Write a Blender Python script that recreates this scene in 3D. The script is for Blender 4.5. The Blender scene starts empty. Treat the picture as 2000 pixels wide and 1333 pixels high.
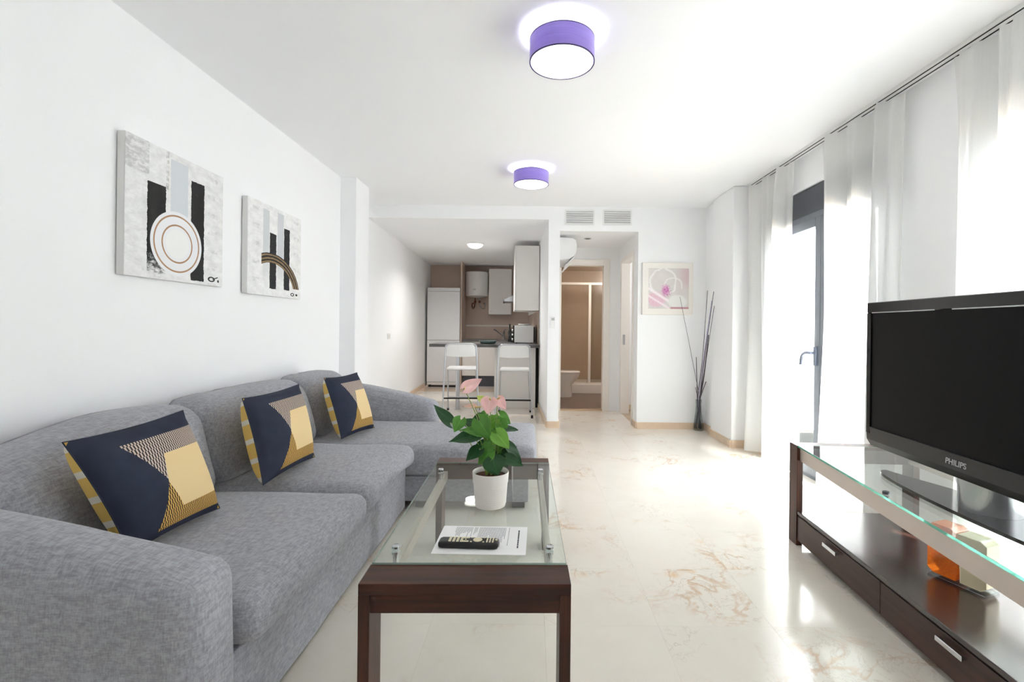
import bpy, bmesh, math, random
from mathutils import Vector, Matrix
random.seed(7)
PI = math.pi
SC = bpy.context.scene
COL = SC.collection
R = math.radians

# ------------------------------------------------------------------ camera
F = 936.0           # focal length in pixels of the 2000 px wide frame
CAMZ = 1.175
ROLL = R(0.6)
cam_data = bpy.data.cameras.new('camera')
cam = bpy.data.objects.new('camera', cam_data)
COL.objects.link(cam)
cam.location = (0, 0, CAMZ)
cam.rotation_euler = (PI / 2, -ROLL, 0)
cam_data.sensor_width = 36
cam_data.lens = F / 2000 * 36
cam_data.shift_x = -0.02
cam_data.shift_y = -26.5 / 2000
cam_data.clip_start = 0.02
SC.camera = cam

# ------------------------------------------------------------------ sky, sun, exposure
SC.view_settings.view_transform = 'Standard'
SC.view_settings.look = 'None'
SC.view_settings.gamma = 1
SC.view_settings.use_curve_mapping = False
SC.view_settings.exposure = 2.0
SC.cycles.use_denoising = True
SC.cycles.max_bounces = 14
SC.cycles.diffuse_bounces = 8
SC.cycles.glossy_bounces = 5
SC.cycles.transmission_bounces = 8
SC.cycles.transparent_max_bounces = 16
SC.cycles.sample_clamp_indirect = 8
world = bpy.data.worlds.new('sky')
SC.world = world
world.use_nodes = True
bg = world.node_tree.nodes['Background']
bg.inputs['Color'].default_value = (0.925, 0.93, 1.0, 1)
bg.inputs['Strength'].default_value = 4.2
sun_d = bpy.data.lights.new('sun', 'SUN')
sun = bpy.data.objects.new('sun', sun_d)
COL.objects.link(sun)
SUN_DIR = Vector((-0.61 * 0.5, 0.79 * 0.5, -0.866))
sun.rotation_euler = SUN_DIR.to_track_quat('-Z', 'Y').to_euler()
sun.location = (6, -4, 9)
sun_d.energy = 12
sun_d.angle = R(0.6)
sun_d.color = (1.0, 0.97, 0.93)


def point_light(name, loc, watts, radius, color=(1, 1, 1)):
    d = bpy.data.lights.new(name, 'POINT')
    d.energy = watts
    d.shadow_soft_size = radius
    d.color = color
    o = bpy.data.objects.new(name, d)
    o.location = loc
    COL.objects.link(o)
    return o


def window_portal(name, loc, rot, sx, sy):
    d = bpy.data.lights.new(name, 'AREA')
    d.shape = 'RECTANGLE'
    d.size = sx
    d.size_y = sy
    d.cycles.is_portal = True
    o = bpy.data.objects.new(name, d)
    o.location = loc
    o.rotation_euler = rot
    COL.objects.link(o)


window_portal('door_portal', (2.50, 3.67, 1.06), (0, R(90), 0), 2.12, 1.46)
window_portal('window_portal', (2.50, 1.45, 1.06), (0, R(90), 0), 2.12, 1.7)
point_light('bathroom_fill_light', (1.7, 8.0, 2.1), 9, 0.1, (1, 0.97, 0.94))  # added fill with no fixture, out of view, brightens the bathroom
point_light('side_room_fill_light', (2.3, 5.95, 1.9), 3.2, 0.1, (1, 0.97, 0.94))  # unseen fill put in to brighten the room past the side doorway


# ------------------------------------------------------------------ pixel helpers (pixel of the 2000x1333 frame -> point in the room)
def rel(px, py):
    dx, dy = px - 1040, py - 640
    c, s = math.cos(ROLL), math.sin(ROLL)
    return (dx * c + dy * s) / F, -(dy * c - dx * s) / F


def at(px, py, Y):
    a, b = rel(px, py)
    return Vector((a * Y, Y, CAMZ + b * Y))


def on_z(px, py, z=0.0):
    a, b = rel(px, py)
    return at(px, py, (z - CAMZ) / b)


# ------------------------------------------------------------------ node helpers
def lin(c):
    return tuple(((v / 255) / 12.92 if v / 255 <= 0.04045 else (((v / 255) + 0.055) / 1.055) ** 2.4) for v in c[:3]) + (1,)


class E:
    """A node socket with arithmetic."""
    def __init__(self, nt, s):
        self.nt, self.s = nt, s

    def _m(self, op, b=None, c=None, flip=False):
        n = self.nt.nodes.new('ShaderNodeMath')
        n.operation = op
        ins = [self, b, c]
        if flip:
            ins[0], ins[1] = ins[1], ins[0]
        for i, v in enumerate(ins):
            if v is None:
                continue
            if isinstance(v, E):
                self.nt.links.new(v.s, n.inputs[i])
            else:
                n.inputs[i].default_value = float(v)
        return E(self.nt, n.outputs[0])

    def __add__(s, o): return s._m('ADD', o)
    __radd__ = __add__
    def __sub__(s, o): return s._m('SUBTRACT', o)
    def __rsub__(s, o): return s._m('SUBTRACT', o, flip=True)
    def __mul__(s, o): return s._m('MULTIPLY', o)
    __rmul__ = __mul__
    def __truediv__(s, o): return s._m('DIVIDE', o)
    def __pow__(s, o): return s._m('POWER', o)
    def lt(s, o): return s._m('LESS_THAN', o)
    def gt(s, o): return s._m('GREATER_THAN', o)
    def mx(s, o): return s._m('MAXIMUM', o)
    def mn(s, o): return s._m('MINIMUM', o)
    def ab(s): return s._m('ABSOLUTE')
    def fl(s): return s._m('FLOOR')
    def fr(s): return s._m('FRACT')
    def sq(s): return s._m('SQRT')
    def clamp(s): return s.mx(0).mn(1)
    def between(s, a, b): return s.gt(a) * s.lt(b)

    def ramp(s, a, b):
        n = s.nt.nodes.new('ShaderNodeMapRange')
        n.interpolation_type = 'SMOOTHSTEP'
        s.nt.links.new(s.s, n.inputs[0])
        n.inputs[1].default_value = a
        n.inputs[2].default_value = b
        return E(s.nt, n.outputs[0])


class Mat:
    def __init__(self, name):
        self.m = bpy.data.materials.new(name)
        self.m.use_nodes = True
        self.nt = self.m.node_tree
        self.b = self.nt.nodes['Principled BSDF']
        self.out = self.nt.nodes['Material Output']

    def node(self, t, **kw):
        n = self.nt.nodes.new(t)
        for k, v in kw.items():
            setattr(n, k, v)
        return n

    def coord(self, kind='Object'):
        return self.node('ShaderNodeTexCoord').outputs[kind]

    def xyz(self, kind='Object'):
        sp = self.node('ShaderNodeSeparateXYZ')
        self.nt.links.new(self.coord(kind), sp.inputs[0])
        return [E(self.nt, o) for o in sp.outputs]

    def vec(self, x, y, z):
        c = self.node('ShaderNodeCombineXYZ')
        for i, v in enumerate((x, y, z)):
            if isinstance(v, E):
                self.nt.links.new(v.s, c.inputs[i])
            else:
                c.inputs[i].default_value = v
        return c.outputs[0]

    def noise(self, vec=None, scale=5, detail=3, rough=0.5, dist=0.0, kind='Object'):
        n = self.node('ShaderNodeTexNoise')
        self.nt.links.new(vec if vec is not None else self.coord(kind), n.inputs['Vector'])
        n.inputs['Scale'].default_value = scale
        n.inputs['Detail'].default_value = detail
        n.inputs['Roughness'].default_value = rough
        n.inputs['Distortion'].default_value = dist
        return E(self.nt, n.outputs[0])

    def mapped(self, scale, kind='Object', rot=(0, 0, 0)):
        n = self.node('ShaderNodeMapping')
        n.inputs['Scale'].default_value = scale
        n.inputs['Rotation'].default_value = rot
        self.nt.links.new(self.coord(kind), n.inputs['Vector'])
        return n.outputs[0]

    def mix(self, f, a, b):
        n = self.node('ShaderNodeMix', data_type='RGBA')
        for v, i in ((f, 0), (a, 6), (b, 7)):
            if isinstance(v, E):
                self.nt.links.new(v.s, n.inputs[i])
            elif hasattr(v, 'is_linked') or isinstance(v, bpy.types.NodeSocket):
                self.nt.links.new(v, n.inputs[i])
            else:
                n.inputs[i].default_value = v
        return n.outputs[2]

    def color(self, s):
        if isinstance(s, (tuple, list)):
            self.b.inputs['Base Color'].default_value = s
        else:
            self.nt.links.new(s, self.b.inputs['Base Color'])
        return self

    def set(self, **kw):
        for k, v in kw.items():
            i = self.b.inputs[k.replace('_', ' ')]
            if isinstance(v, E):
                self.nt.links.new(v.s, i)
            else:
                i.default_value = v
        return self

    def bump(self, h, strength=0.2, dist=0.01):
        n = self.node('ShaderNodeBump')
        n.inputs['Strength'].default_value = strength
        n.inputs['Distance'].default_value = dist
        self.nt.links.new(h.s, n.inputs['Height'])
        self.nt.links.new(n.outputs[0], self.b.inputs['Normal'])
        return self


def plain(name, rgb, rough=0.5, metal=0.0, spec=0.5, vary=0.03, scale=6, bump=0.0, coat=0.0):
    m = Mat(name)
    c = lin(rgb)
    n = m.noise(scale=scale, detail=3)
    d = tuple(max(0, v * (1 - vary * 2)) for v in c[:3]) + (1,)
    e = tuple(min(1, v * (1 + vary * 2)) for v in c[:3]) + (1,)
    m.color(m.mix(n, d, e))
    m.set(Roughness=rough, Metallic=metal)
    m.b.inputs['Specular IOR Level'].default_value = spec
    m.b.inputs['Coat Weight'].default_value = coat
    if bump:
        m.bump(m.noise(scale=scale * 12, detail=2), bump, 0.002)
    return m.m


def glass(name, tint=(0.96, 0.99, 0.98, 1), rough=0.0, ior=1.45):
    """Thin pane: clear transmission plus Fresnel reflection."""
    m = Mat(name)
    t = m.node('ShaderNodeBsdfTransparent')
    t.inputs[0].default_value = tint
    g = m.node('ShaderNodeBsdfGlossy')
    g.inputs['Roughness'].default_value = rough
    geo = m.node('ShaderNodeNewGeometry')
    dot = m.node('ShaderNodeVectorMath', operation='DOT_PRODUCT')
    m.nt.links.new(geo.outputs['Normal'], dot.inputs[0])
    m.nt.links.new(geo.outputs['Incoming'], dot.inputs[1])
    f0 = ((ior - 1) / (ior + 1)) ** 2
    fac = (1 - E(m.nt, dot.outputs['Value']).ab()) ** 5 * (1 - f0) + f0
    x = m.node('ShaderNodeMixShader')
    m.nt.links.new(fac.s, x.inputs[0])
    m.nt.links.new(t.outputs[0], x.inputs[1])
    m.nt.links.new(g.outputs[0], x.inputs[2])
    m.nt.links.new(x.outputs[0], m.out.inputs[0])
    return m.m


def emitter(name, rgb, strength):
    m = Mat(name)
    m.color(lin(rgb))
    m.b.inputs['Emission Color'].default_value = lin(rgb)
    m.b.inputs['Emission Strength'].default_value = strength
    return m.m


# ------------------------------------------------------------------ materials
M = {}
M['wall'] = plain('wall_paint', (246, 247, 248), 0.85, spec=0.2, vary=0.006, scale=1.5, bump=0.05)
M['ceil'] = plain('ceiling_paint', (246, 247, 249), 0.9, spec=0.15, vary=0.005, scale=1.2)
M['base'] = plain('marble_skirting', (222, 198, 172), 0.3, vary=0.06, scale=9)
M['white'] = plain('white_lacquer', (236, 236, 235), 0.35, vary=0.01)
M['whiteplastic'] = plain('white_plastic', (238, 238, 238), 0.4, vary=0.01)
M['cabinet'] = plain('white_laminate', (235, 232, 229), 0.35, vary=0.01)
M['fridge'] = plain('fridge_enamel', (228, 229, 231), 0.3, vary=0.01)
M['doorwood'] = plain('cream_door_paint', (240, 236, 230), 0.4, vary=0.01)
M['chrome'] = plain('chrome', (205, 207, 210), 0.12, 1.0, vary=0.01)
M['steel'] = plain('brushed_steel', (190, 192, 195), 0.3, 1.0, vary=0.02)
M['alu'] = plain('satin_aluminium', (204, 193, 184), 0.45, 0.5, vary=0.02)
M['tube'] = plain('grey_tube', (196, 198, 203), 0.3, 0.7, vary=0.01)
M['black'] = plain('black_plastic', (22, 22, 24), 0.4, vary=0.02)
M['gloss'] = plain('piano_black', (9, 9, 10), 0.08, vary=0.01, spec=0.5)
M['screen'] = plain('lcd_screen', (6, 6, 7), 0.36, vary=0.01, spec=0.14)
M['chin'] = plain('dark_grey_bezel', (30, 29, 28), 0.3, vary=0.02)
M['counter'] = plain('grey_worktop', (92, 91, 93), 0.28, vary=0.12, scale=60)
M['anth'] = plain('anthracite_aluminium', (84, 88, 95), 0.4, 0.3, vary=0.02)
M['anth_l'] = plain('grey_door_profile', (118, 124, 133), 0.4, 0.2, vary=0.02)
M['dark'] = plain('dark_gap', (26, 25, 25), 0.8, vary=0.02)
M['ceramic'] = plain('sanitary_ceramic', (240, 240, 238), 0.12, vary=0.005)
M['pot'] = plain('white_pot_glaze', (243, 238, 233), 0.35, vary=0.01)
M['soil'] = plain('potting_soil', (88, 50, 34), 0.95, vary=0.35, scale=90, bump=0.8)
M['paper'] = plain('paper', (240, 240, 240), 0.7, vary=0.005)
M['ink'] = plain('printed_ink', (120, 122, 128), 0.8, vary=0.02)
M['ink_dark'] = plain('dark_ink', (60, 62, 70), 0.8, vary=0.02)
M['button'] = plain('remote_button', (228, 220, 190), 0.5, vary=0.01)
M['stem'] = plain('plant_stem', (142, 170, 84), 0.5, vary=0.06)
M['twig'] = plain('dark_twig', (70, 62, 74), 0.6, vary=0.2, scale=30)
M['twig_l'] = plain('lilac_twig', (176, 168, 196), 0.5, vary=0.1, scale=30)
M['bottle'] = plain('dark_bottle_glass', (30, 34, 34), 0.1, vary=0.02)
M['copper'] = plain('copper_pipe', (120, 74, 60), 0.35, 0.8, vary=0.08)
M['signal'] = plain('silver_print', (190, 190, 192), 0.35, 0.6, vary=0.01)
M['bathfloor'] = plain('dark_bathroom_floor', (120, 102, 92), 0.3, vary=0.1, scale=8)
M['hall'] = plain('beige_threshold_marble', (205, 182, 156), 0.25, vary=0.07, scale=7)
M['balcony'] = plain('balcony_tile', (200, 196, 190), 0.7, vary=0.05)
M['glass'] = glass('clear_pane')
M['vaseglass'] = glass('vase_glass', (0.86, 0.88, 0.88, 1), 0.02)
M['tabletop'] = glass('table_glass', (0.93, 0.965, 0.95, 1), 0.0, 1.5)
M['showerglass'] = glass('shower_glass', (0.86, 0.86, 0.84, 1), 0.05)
M['lampglow'] = emitter('lamp_diffuser', (246, 248, 252), 0.55)
M['domeglow'] = emitter('dome_glow', (255, 250, 240), 1.2)


def tile_mat(name, rgb, grout, sx, sz, axis):
    m = Mat(name)
    x, y, z = m.xyz('Object')
    u = x if axis == 'x' else y
    line = (u / sx).fr().lt(0.012).mx((z / sz).fr().lt(0.012))
    n = m.noise(scale=3, detail=4)
    c = lin(rgb)
    base = m.mix(n, tuple(v * 0.94 for v in c[:3]) + (1,), tuple(min(1, v * 1.05) for v in c[:3]) + (1,))
    m.color(m.mix(line * 0.5, base, lin(grout)))
    m.set(Roughness=0.25)
    return m.m


M['ktile'] = tile_mat('kitchen_wall_tile', (206, 185, 170), (190, 172, 160), 0.33, 0.45, 'x')
M['btile'] = tile_mat('bathroom_wall_tile', (186, 166, 144), (170, 150, 132), 0.33, 0.45, 'x')

# translucent green glass edge
m = Mat('green_glass_edge')
m.color(lin((70, 176, 148)))
m.set(Roughness=0.08)
m.b.inputs['Transmission Weight'].default_value = 0.35
m.b.inputs['IOR'].default_value = 1.5
M['edge'] = m.m
m = Mat('pale_glass_edge')
m.color(lin((150, 176, 170)))
m.set(Roughness=0.1)
m.b.inputs['Transmission Weight'].default_value = 0.35
M['edge2'] = m.m

# marble tile
m = Mat('cream_marble')
info = m.node('ShaderNodeObjectInfo')
rnd = E(m.nt, info.outputs['Random'])
x, y, z = m.xyz('Object')
vec = m.vec(x + rnd * 37.0, y + rnd * 91.0, rnd * 13.0)
big = m.noise(vec, 1.6, 4, 0.55)
cloud = m.noise(vec, 5, 5, 0.6)
warp = m.noise(vec, 3.2, 4, 0.6, 0.6)
vein = 1 - (warp - 0.5).ab().ramp(0.0, 0.035)
fine = m.noise(vec, 7, 6, 0.65, 1.2)
finev = 1 - (fine - 0.5).ab().ramp(0.0, 0.02)
mask = big.ramp(0.47, 0.66)
blotch = cloud.ramp(0.55, 0.72) * mask
c1 = m.mix(cloud, lin((231, 223, 211)), lin((241, 235, 226)))
c2 = m.mix(blotch * 0.75, c1, lin((228, 186, 138)))
c3 = m.mix((vein * mask * 0.5), c2, lin((202, 150, 92)))
c4 = m.mix(finev * big.ramp(0.46, 0.62) * 0.35, c3, lin((172, 146, 122)))
m.color(c4)
m.set(Roughness=0.13)
m.b.inputs['Specular IOR Level'].default_value = 0.5
M['marble'] = m.m

# sofa weave
def weave(name, a, b):
    m = Mat(name)
    n1 = m.noise(m.mapped((30, 240, 60)), 1, 3, 0.6)
    n2 = m.noise(m.mapped((240, 30, 60)), 1, 3, 0.6)
    n3 = m.noise(m.mapped((60, 40, 260)), 1, 3, 0.6)
    w = (n1 + n2 + n3) / 3
    f = w.ramp(0.32, 0.68)
    m.color(m.mix(f, lin(a), lin(b)))
    m.set(Roughness=0.95)
    m.b.inputs['Specular IOR Level'].default_value = 0.1
    m.b.inputs['Sheen Weight'].default_value = 0.2
    m.bump(w, 0.35, 0.004)
    return m.m


M['sofa'] = weave('grey_woven_fabric', (132, 133, 139), (176, 177, 184))

# dark wood
def wood(name, a, b, sc=(3, 60, 60), rough=0.3):
    m = Mat(name)
    n = m.noise(m.mapped(sc), 1, 4, 0.6, 0.3)
    n2 = m.noise(m.mapped((sc[0] * 0.6, sc[1] * 0.2, sc[2] * 0.2)), 1, 2)
    m.color(m.mix((n * 0.6 + n2 * 0.4).ramp(0.3, 0.7), lin(a), lin(b)))
    m.set(Roughness=rough)
    m.b.inputs['Specular IOR Level'].default_value = 0.35
    return m.m


M['wenge'] = wood('dark_brown_wood', (40, 18, 10), (80, 42, 26), rough=0.4)
M['wenge_z'] = wood('dark_brown_wood_upright', (40, 18, 10), (84, 45, 28), (60, 60, 3), 0.4)
M['wenge_y'] = wood('dark_brown_wood_lengthwise', (34, 20, 17), (54, 34, 29), (3, 50, 50), 0.25)
b_ = M['wenge_y'].node_tree.nodes['Principled BSDF']
b_.inputs['Specular IOR Level'].default_value = 0.5
b_.inputs['Coat Weight'].default_value = 0.5
b_.inputs['Coat Roughness'].default_value = 0.14

M['wenge_front'] = wood('brown_drawer_wood', (54, 36, 30), (80, 55, 47), (3, 50, 50), 0.36)

# sheer curtain
m = Mat('white_sheer_fabric')
d = m.node('ShaderNodeBsdfDiffuse')
d.inputs[0].default_value = (0.86, 0.86, 0.85, 1)
t = m.node('ShaderNodeBsdfTranslucent')
t.inputs[0].default_value = (0.9, 0.9, 0.89, 1)
tr = m.node('ShaderNodeBsdfTransparent')
x1 = m.node('ShaderNodeMixShader')
x1.inputs[0].default_value = 0.5
x2 = m.node('ShaderNodeMixShader')
weft = m.noise(m.mapped((400, 400, 3)), 1, 2)
fac = (weft * 0.08 + 0.02)
m.nt.links.new(fac.s, x2.inputs[0])
m.nt.links.new(d.outputs[0], x1.inputs[1])
m.nt.links.new(t.outputs[0], x1.inputs[2])
m.nt.links.new(x1.outputs[0], x2.inputs[1])
m.nt.links.new(tr.outputs[0], x2.inputs[2])
m.nt.links.new(x2.outputs[0], m.out.inputs[0])
M['sheer'] = m.m

# purple lamp shade
m = Mat('purple_shade_fabric')
n = m.noise(m.mapped((8, 8, 220)), 1, 3)
m.color(m.mix(n, lin((134, 118, 186)), lin((178, 164, 226))))
m.set(Roughness=0.35)
m.b.inputs['Transmission Weight'].default_value = 0.0
m.b.inputs['Sheen Weight'].default_value = 0.3
tl = m.node('ShaderNodeBsdfTranslucent')
tl.inputs[0].default_value = lin((170, 140, 210))
mx = m.node('ShaderNodeMixShader')
mx.inputs[0].default_value = 0.2
m.nt.links.new(m.b.outputs[0], mx.inputs[1])
m.nt.links.new(tl.outputs[0], mx.inputs[2])
m.nt.links.new(mx.outputs[0], m.out.inputs[0])
M['shade'] = m.m

# leaves and spathes
def leafmat(name, a, b, rough=0.3):
    m = Mat(name)
    u, v, _ = m.xyz('UV')
    mid = 1 - (u - 0.5).ab().ramp(0.0, 0.05)
    n = m.noise(scale=25, detail=3)
    c = m.mix(n, lin(a), lin(b))
    m.color(m.mix(mid * 0.4, c, tuple(min(1, q * 1.9) for q in lin(b)[:3]) + (1,)))
    m.set(Roughness=rough)
    tl = m.node('ShaderNodeBsdfTranslucent')
    tl.inputs[0].default_value = lin(b)
    mx = m.node('ShaderNodeMixShader')
    mx.inputs[0].default_value = 0.25
    m.nt.links.new(m.b.outputs[0], mx.inputs[1])
    m.nt.links.new(tl.outputs[0], mx.inputs[2])
    m.nt.links.new(mx.outputs[0], m.out.inputs[0])
    return m.m


M['leaf_d'] = leafmat('dark_green_leaf', (26, 62, 34), (46, 92, 48))
M['leaf_m'] = leafmat('green_leaf', (64, 124, 44), (102, 164, 66))
M['leaf_l'] = leafmat('young_green_leaf', (98, 160, 50), (134, 188, 78))
M['spathe'] = leafmat('pink_spathe', (250, 192, 194), (255, 214, 212), 0.35)
M['spathe_p'] = leafmat('pale_spathe', (226, 190, 160), (240, 200, 184), 0.35)
M['spathe_g'] = leafmat('green_spathe', (180, 200, 84), (206, 216, 120), 0.35)
M['spadix'] = plain('spadix', (220, 196, 110), 0.6)


# cushion print
def cushion_mat():
    m = Mat('printed_cushion_cotton')
    u, v, _ = m.xyz('UV')
    t = 1 - v
    d1 = (t - 0.545).ab()
    outer = d1.lt(0.40) * u.gt(0.40 - d1 * 0.49)
    d2 = (t - 0.565).ab()
    inner = d2.lt(0.245) * u.gt(0.39 + d2 * 0.27)
    row = (t / 0.042).fl()
    ph = u * 34 + u * u * 14 + row * 0.42 + t * 5
    bar = ph.fr().lt(0.52)
    upper = t.lt(0.55)
    grey = lin((200, 184, 172))
    gold = lin((214, 172, 98))
    lightc = m.mix(upper, gold, grey)
    darkc = m.mix(upper, lin((64, 44, 30)), lin((56, 48, 50)))
    stripes = m.mix(bar, darkc, lightc)
    n = m.noise(scale=18, detail=3)
    navy = m.mix(n, lin((40, 44, 58)), lin((52, 57, 74)))
    c = m.mix(outer, navy, stripes)
    c = m.mix(inner, c, lin((226, 200, 152)))
    m.color(c)
    m.set(Roughness=0.85)
    m.b.inputs['Specular IOR Level'].default_value = 0.2
    m.bump(m.noise(m.mapped((6, 6, 14)), 1, 3), 0.25, 0.012)
    return m.m


M['cushion'] = cushion_mat()
m = Mat('yellow_printed_cotton')
u, v, _ = m.xyz('UV')
row = (v * 9).fl()
dash = (u * 5 + row * 0.5).fr().lt(0.4) * (v * 9).fr().between(0.25, 0.75)
m.color(m.mix(dash, lin((234, 196, 104)), lin((236, 230, 214))))
m.set(Roughness=0.85)
M['cushionback'] = m.m


# paintings
def ell(u, t, cu, ct, ru, rt):
    a = (u - cu) / ru
    b = (t - ct) / rt
    return (a * a + b * b).sq()


def painting1():
    m = Mat('canvas_with_circle')
    u, v, _ = m.xyz('UV')
    t = 1 - v
    n = m.noise(m.mapped((9, 14, 1), 'UV'), 1, 5, 0.7)
    rough = m.noise(m.mapped((15, 26, 1), 'UV'), 1, 5, 0.72)
    jit = (rough - 0.5) * 0.03
    uu = u + jit
    c = m.mix(n.ramp(0.3, 0.7), lin((222, 222, 222)), lin((242, 242, 241)))
    c = m.mix(u.lt(0.2) * t.lt(0.24) * rough.ramp(0.35, 0.62) * 0.7, c, lin((176, 176, 176)))
    c = m.mix(u.lt(0.2) * rough.ramp(0.5, 0.7) * 0.35, c, lin((196, 196, 196)))
    c = m.mix(uu.between(0.355, 0.385) * t.lt(0.3) * rough.ramp(0.42, 0.6) * 0.7, c, lin((160, 158, 156)))
    c = m.mix(uu.between(0.40, 0.58) * t.between(0.05, 0.5), c, lin((212, 217, 221)))
    mark = (t / 0.155).fr().between(0.35, 0.62) * u.between(0.81, 0.93) * rough.ramp(0.45, 0.6)
    c = m.mix(mark * 0.5, c, lin((186, 186, 186)))
    blk = m.mix(rough.ramp(0.55, 0.75) * 0.45, lin((24, 25, 24)), lin((74, 76, 74)))
    fade = 1 - (t + (rough - 0.5) * 0.5).ramp(0.84, 0.99)
    c = m.mix(uu.between(0.185, 0.355) * t.gt(0.285) * fade, c, blk)
    c = m.mix(uu.between(0.615, 0.765) * (t + jit).between(0.15, 0.975), c, blk)
    r = ell(u, t, 0.475, 0.705, 1.0, 0.97)
    c = m.mix(r.lt(0.262), c, lin((236, 237, 239)))
    c = m.mix(r.lt(0.118), c, lin((240, 241, 239)))
    brown = m.mix(rough, lin((150, 104, 70)), lin((196, 158, 124)))
    c = m.mix((r - 0.228).ab().lt(0.0065), c, brown)
    c = m.mix((r - 0.152).ab().lt(0.0065), c, brown)
    c = m.mix((ell(u, t, 0.86, 0.945, 0.035, 0.018) - 1).ab().lt(0.28), c, lin((30, 30, 30)))
    c = m.mix((t - 0.935 + (u - 0.90) * 0.35).ab().lt(0.005) * u.between(0.875, 0.94), c, lin((30, 30, 30)))
    c = m.mix(ell(u, t, 0.945, 0.955, 0.012, 0.012).lt(1), c, lin((30, 30, 30)))
    m.color(c)
    m.set(Roughness=0.75)
    m.bump(rough, 0.3, 0.004)
    return m.m


def painting2():
    m = Mat('canvas_with_arc')
    u, v, _ = m.xyz('UV')
    t = 1 - v
    n = m.noise(m.mapped((9, 14, 1), 'UV'), 1, 5, 0.7)
    rough = m.noise(m.mapped((15, 26, 1), 'UV'), 1, 5, 0.72)
    jit = (rough - 0.5) * 0.03
    uu = u + jit
    c = m.mix(n.ramp(0.3, 0.7), lin((226, 226, 226)), lin((243, 243, 242)))
    c = m.mix(uu.between(0.25, 0.36) * t.gt(0.06) * (1 - t.ramp(0.5, 0.95)), c, lin((208, 211, 213)))
    c = m.mix(uu.between(0.51, 0.63) * t.gt(0.04) * (1 - t.ramp(0.5, 0.95)), c, lin((206, 209, 212)))
    mark = (t / 0.19).fr().between(0.3, 0.55) * (u.between(0.08, 0.19) + u.between(0.84, 0.95)) * rough.ramp(0.42, 0.6)
    c = m.mix(mark * 0.5, c, lin((186, 186, 186)))
    blk = m.mix(rough.ramp(0.55, 0.72) * 0.6, lin((22, 23, 26)), lin((92, 94, 96)))
    c = m.mix(uu.between(0.37, 0.49) * (t + jit).between(0.30, 0.92), c, blk)
    c = m.mix(uu.between(0.64, 0.755) * (t + jit).between(0.19, 0.91), c, blk)
    r = ell(u, t, 0.42, 1.0, 0.56, 0.48)
    band = (r + jit).between(0.775, 1.0) * u.gt(0.225) * t.lt(0.885)
    lane = (r * 13 + rough * 0.7).fr().ramp(0.35, 0.75)
    arc = m.mix(lane, lin((34, 30, 26)), lin((150, 126, 92)))
    c = m.mix(band, c, arc)
    c = m.mix((ell(u, t, 0.82, 0.955, 0.03, 0.016) - 1).ab().lt(0.3), c, lin((30, 30, 30)))
    c = m.mix(ell(u, t, 0.91, 0.955, 0.022, 0.014).lt(1) * rough.gt(0.42), c, lin((30, 30, 30)))
    m.color(c)
    m.set(Roughness=0.75)
    m.bump(rough, 0.3, 0.004)
    return m.m


def flower_print():
    m = Mat('pink_flower_print')
    u, v, _ = m.xyz('UV')
    t = 1 - v
    n = m.noise(m.mapped((4, 4, 1), 'UV'), 1, 3, 0.5, 0.8)
    fine = m.noise(m.mapped((22, 22, 1), 'UV'), 1, 3, 0.6)
    w = (n - 0.5) * 0.16
    c = m.mix(n, lin((206, 200, 198)), lin((226, 222, 218)))
    c = m.mix(u.ramp(0.6, 1.0) * (1 - t.ramp(0.2, 0.7)) * 0.8, c, lin((206, 178, 182)))
    c = m.mix((1 - (ell(u + w, t + w, 0.36, 0.34, 0.32, 0.34) - 1).ab().ramp(0.0, 0.12)) * 0.9 * t.lt(0.6), c, lin((244, 242, 240)))
    c = m.mix((1 - (ell(u + w, t, 0.62, 0.44, 0.22, 0.2) - 1).ab().ramp(0.0, 0.14)) * 0.8 * t.lt(0.5), c, lin((240, 238, 236)))
    pet = ell(u + w, t, 0.72, 0.83, 0.28, 0.2)
    c = m.mix(1 - pet.ramp(0.7, 1.0), c, lin((232, 231, 228)))
    low = ell(u, t + w, 0.2, 0.76, 0.28, 0.22)
    c = m.mix((1 - low.ramp(0.6, 1.0)) * 0.9, c, m.mix(fine, lin((214, 150, 178)), lin((236, 214, 222))))
    c = m.mix((1 - ((t - 0.56) - (u - 0.1) * 0.62).ab().ramp(0.0, 0.07)) * u.lt(0.5), c, lin((246, 238, 240)))
    c = m.mix((1 - ((t - 0.74) - (u - 0.1) * 0.6).ab().ramp(0.0, 0.05)) * u.lt(0.52), c, lin((244, 230, 236)))
    ctr = ell(u + (fine - 0.5) * 0.25, t + (fine - 0.5) * 0.2, 0.43, 0.55, 0.14, 0.19)
    c = m.mix(1 - ctr.ramp(0.4, 1.0), c, m.mix(fine.ramp(0.4, 0.6), lin((176, 82, 150)), lin((220, 160, 200))))
    c = m.mix(t.gt(0.955) * u.gt(0.55), c, lin((190, 140, 148)))
    m.color(c)
    m.set(Roughness=0.4)
    return m.m


M['art1'] = painting1()
M['art2'] = painting2()
M['art3'] = flower_print()
M['canvas'] = plain('canvas_side', (228, 227, 225), 0.8, vary=0.01)
M['cream'] = plain('cream_mount', (240, 236, 230), 0.6, vary=0.008)

m = Mat('amber_glass')
n = m.noise(scale=120, detail=3)
m.color(m.mix(n, lin((228, 92, 4)), lin((250, 150, 40))))
m.set(Roughness=0.12)
m.b.inputs['Transmission Weight'].default_value = 0.35
m.b.inputs['Coat Weight'].default_value = 0.4
M['amber'] = m.m
m = Mat('cream_glass')
m.color(lin((236, 226, 196)))
m.set(Roughness=0.15)
m.b.inputs['Transmission Weight'].default_value = 0.2
M['creamglass'] = m.m


# ------------------------------------------------------------------ mesh helpers
def bmnew():
    return bmesh.new()


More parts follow.
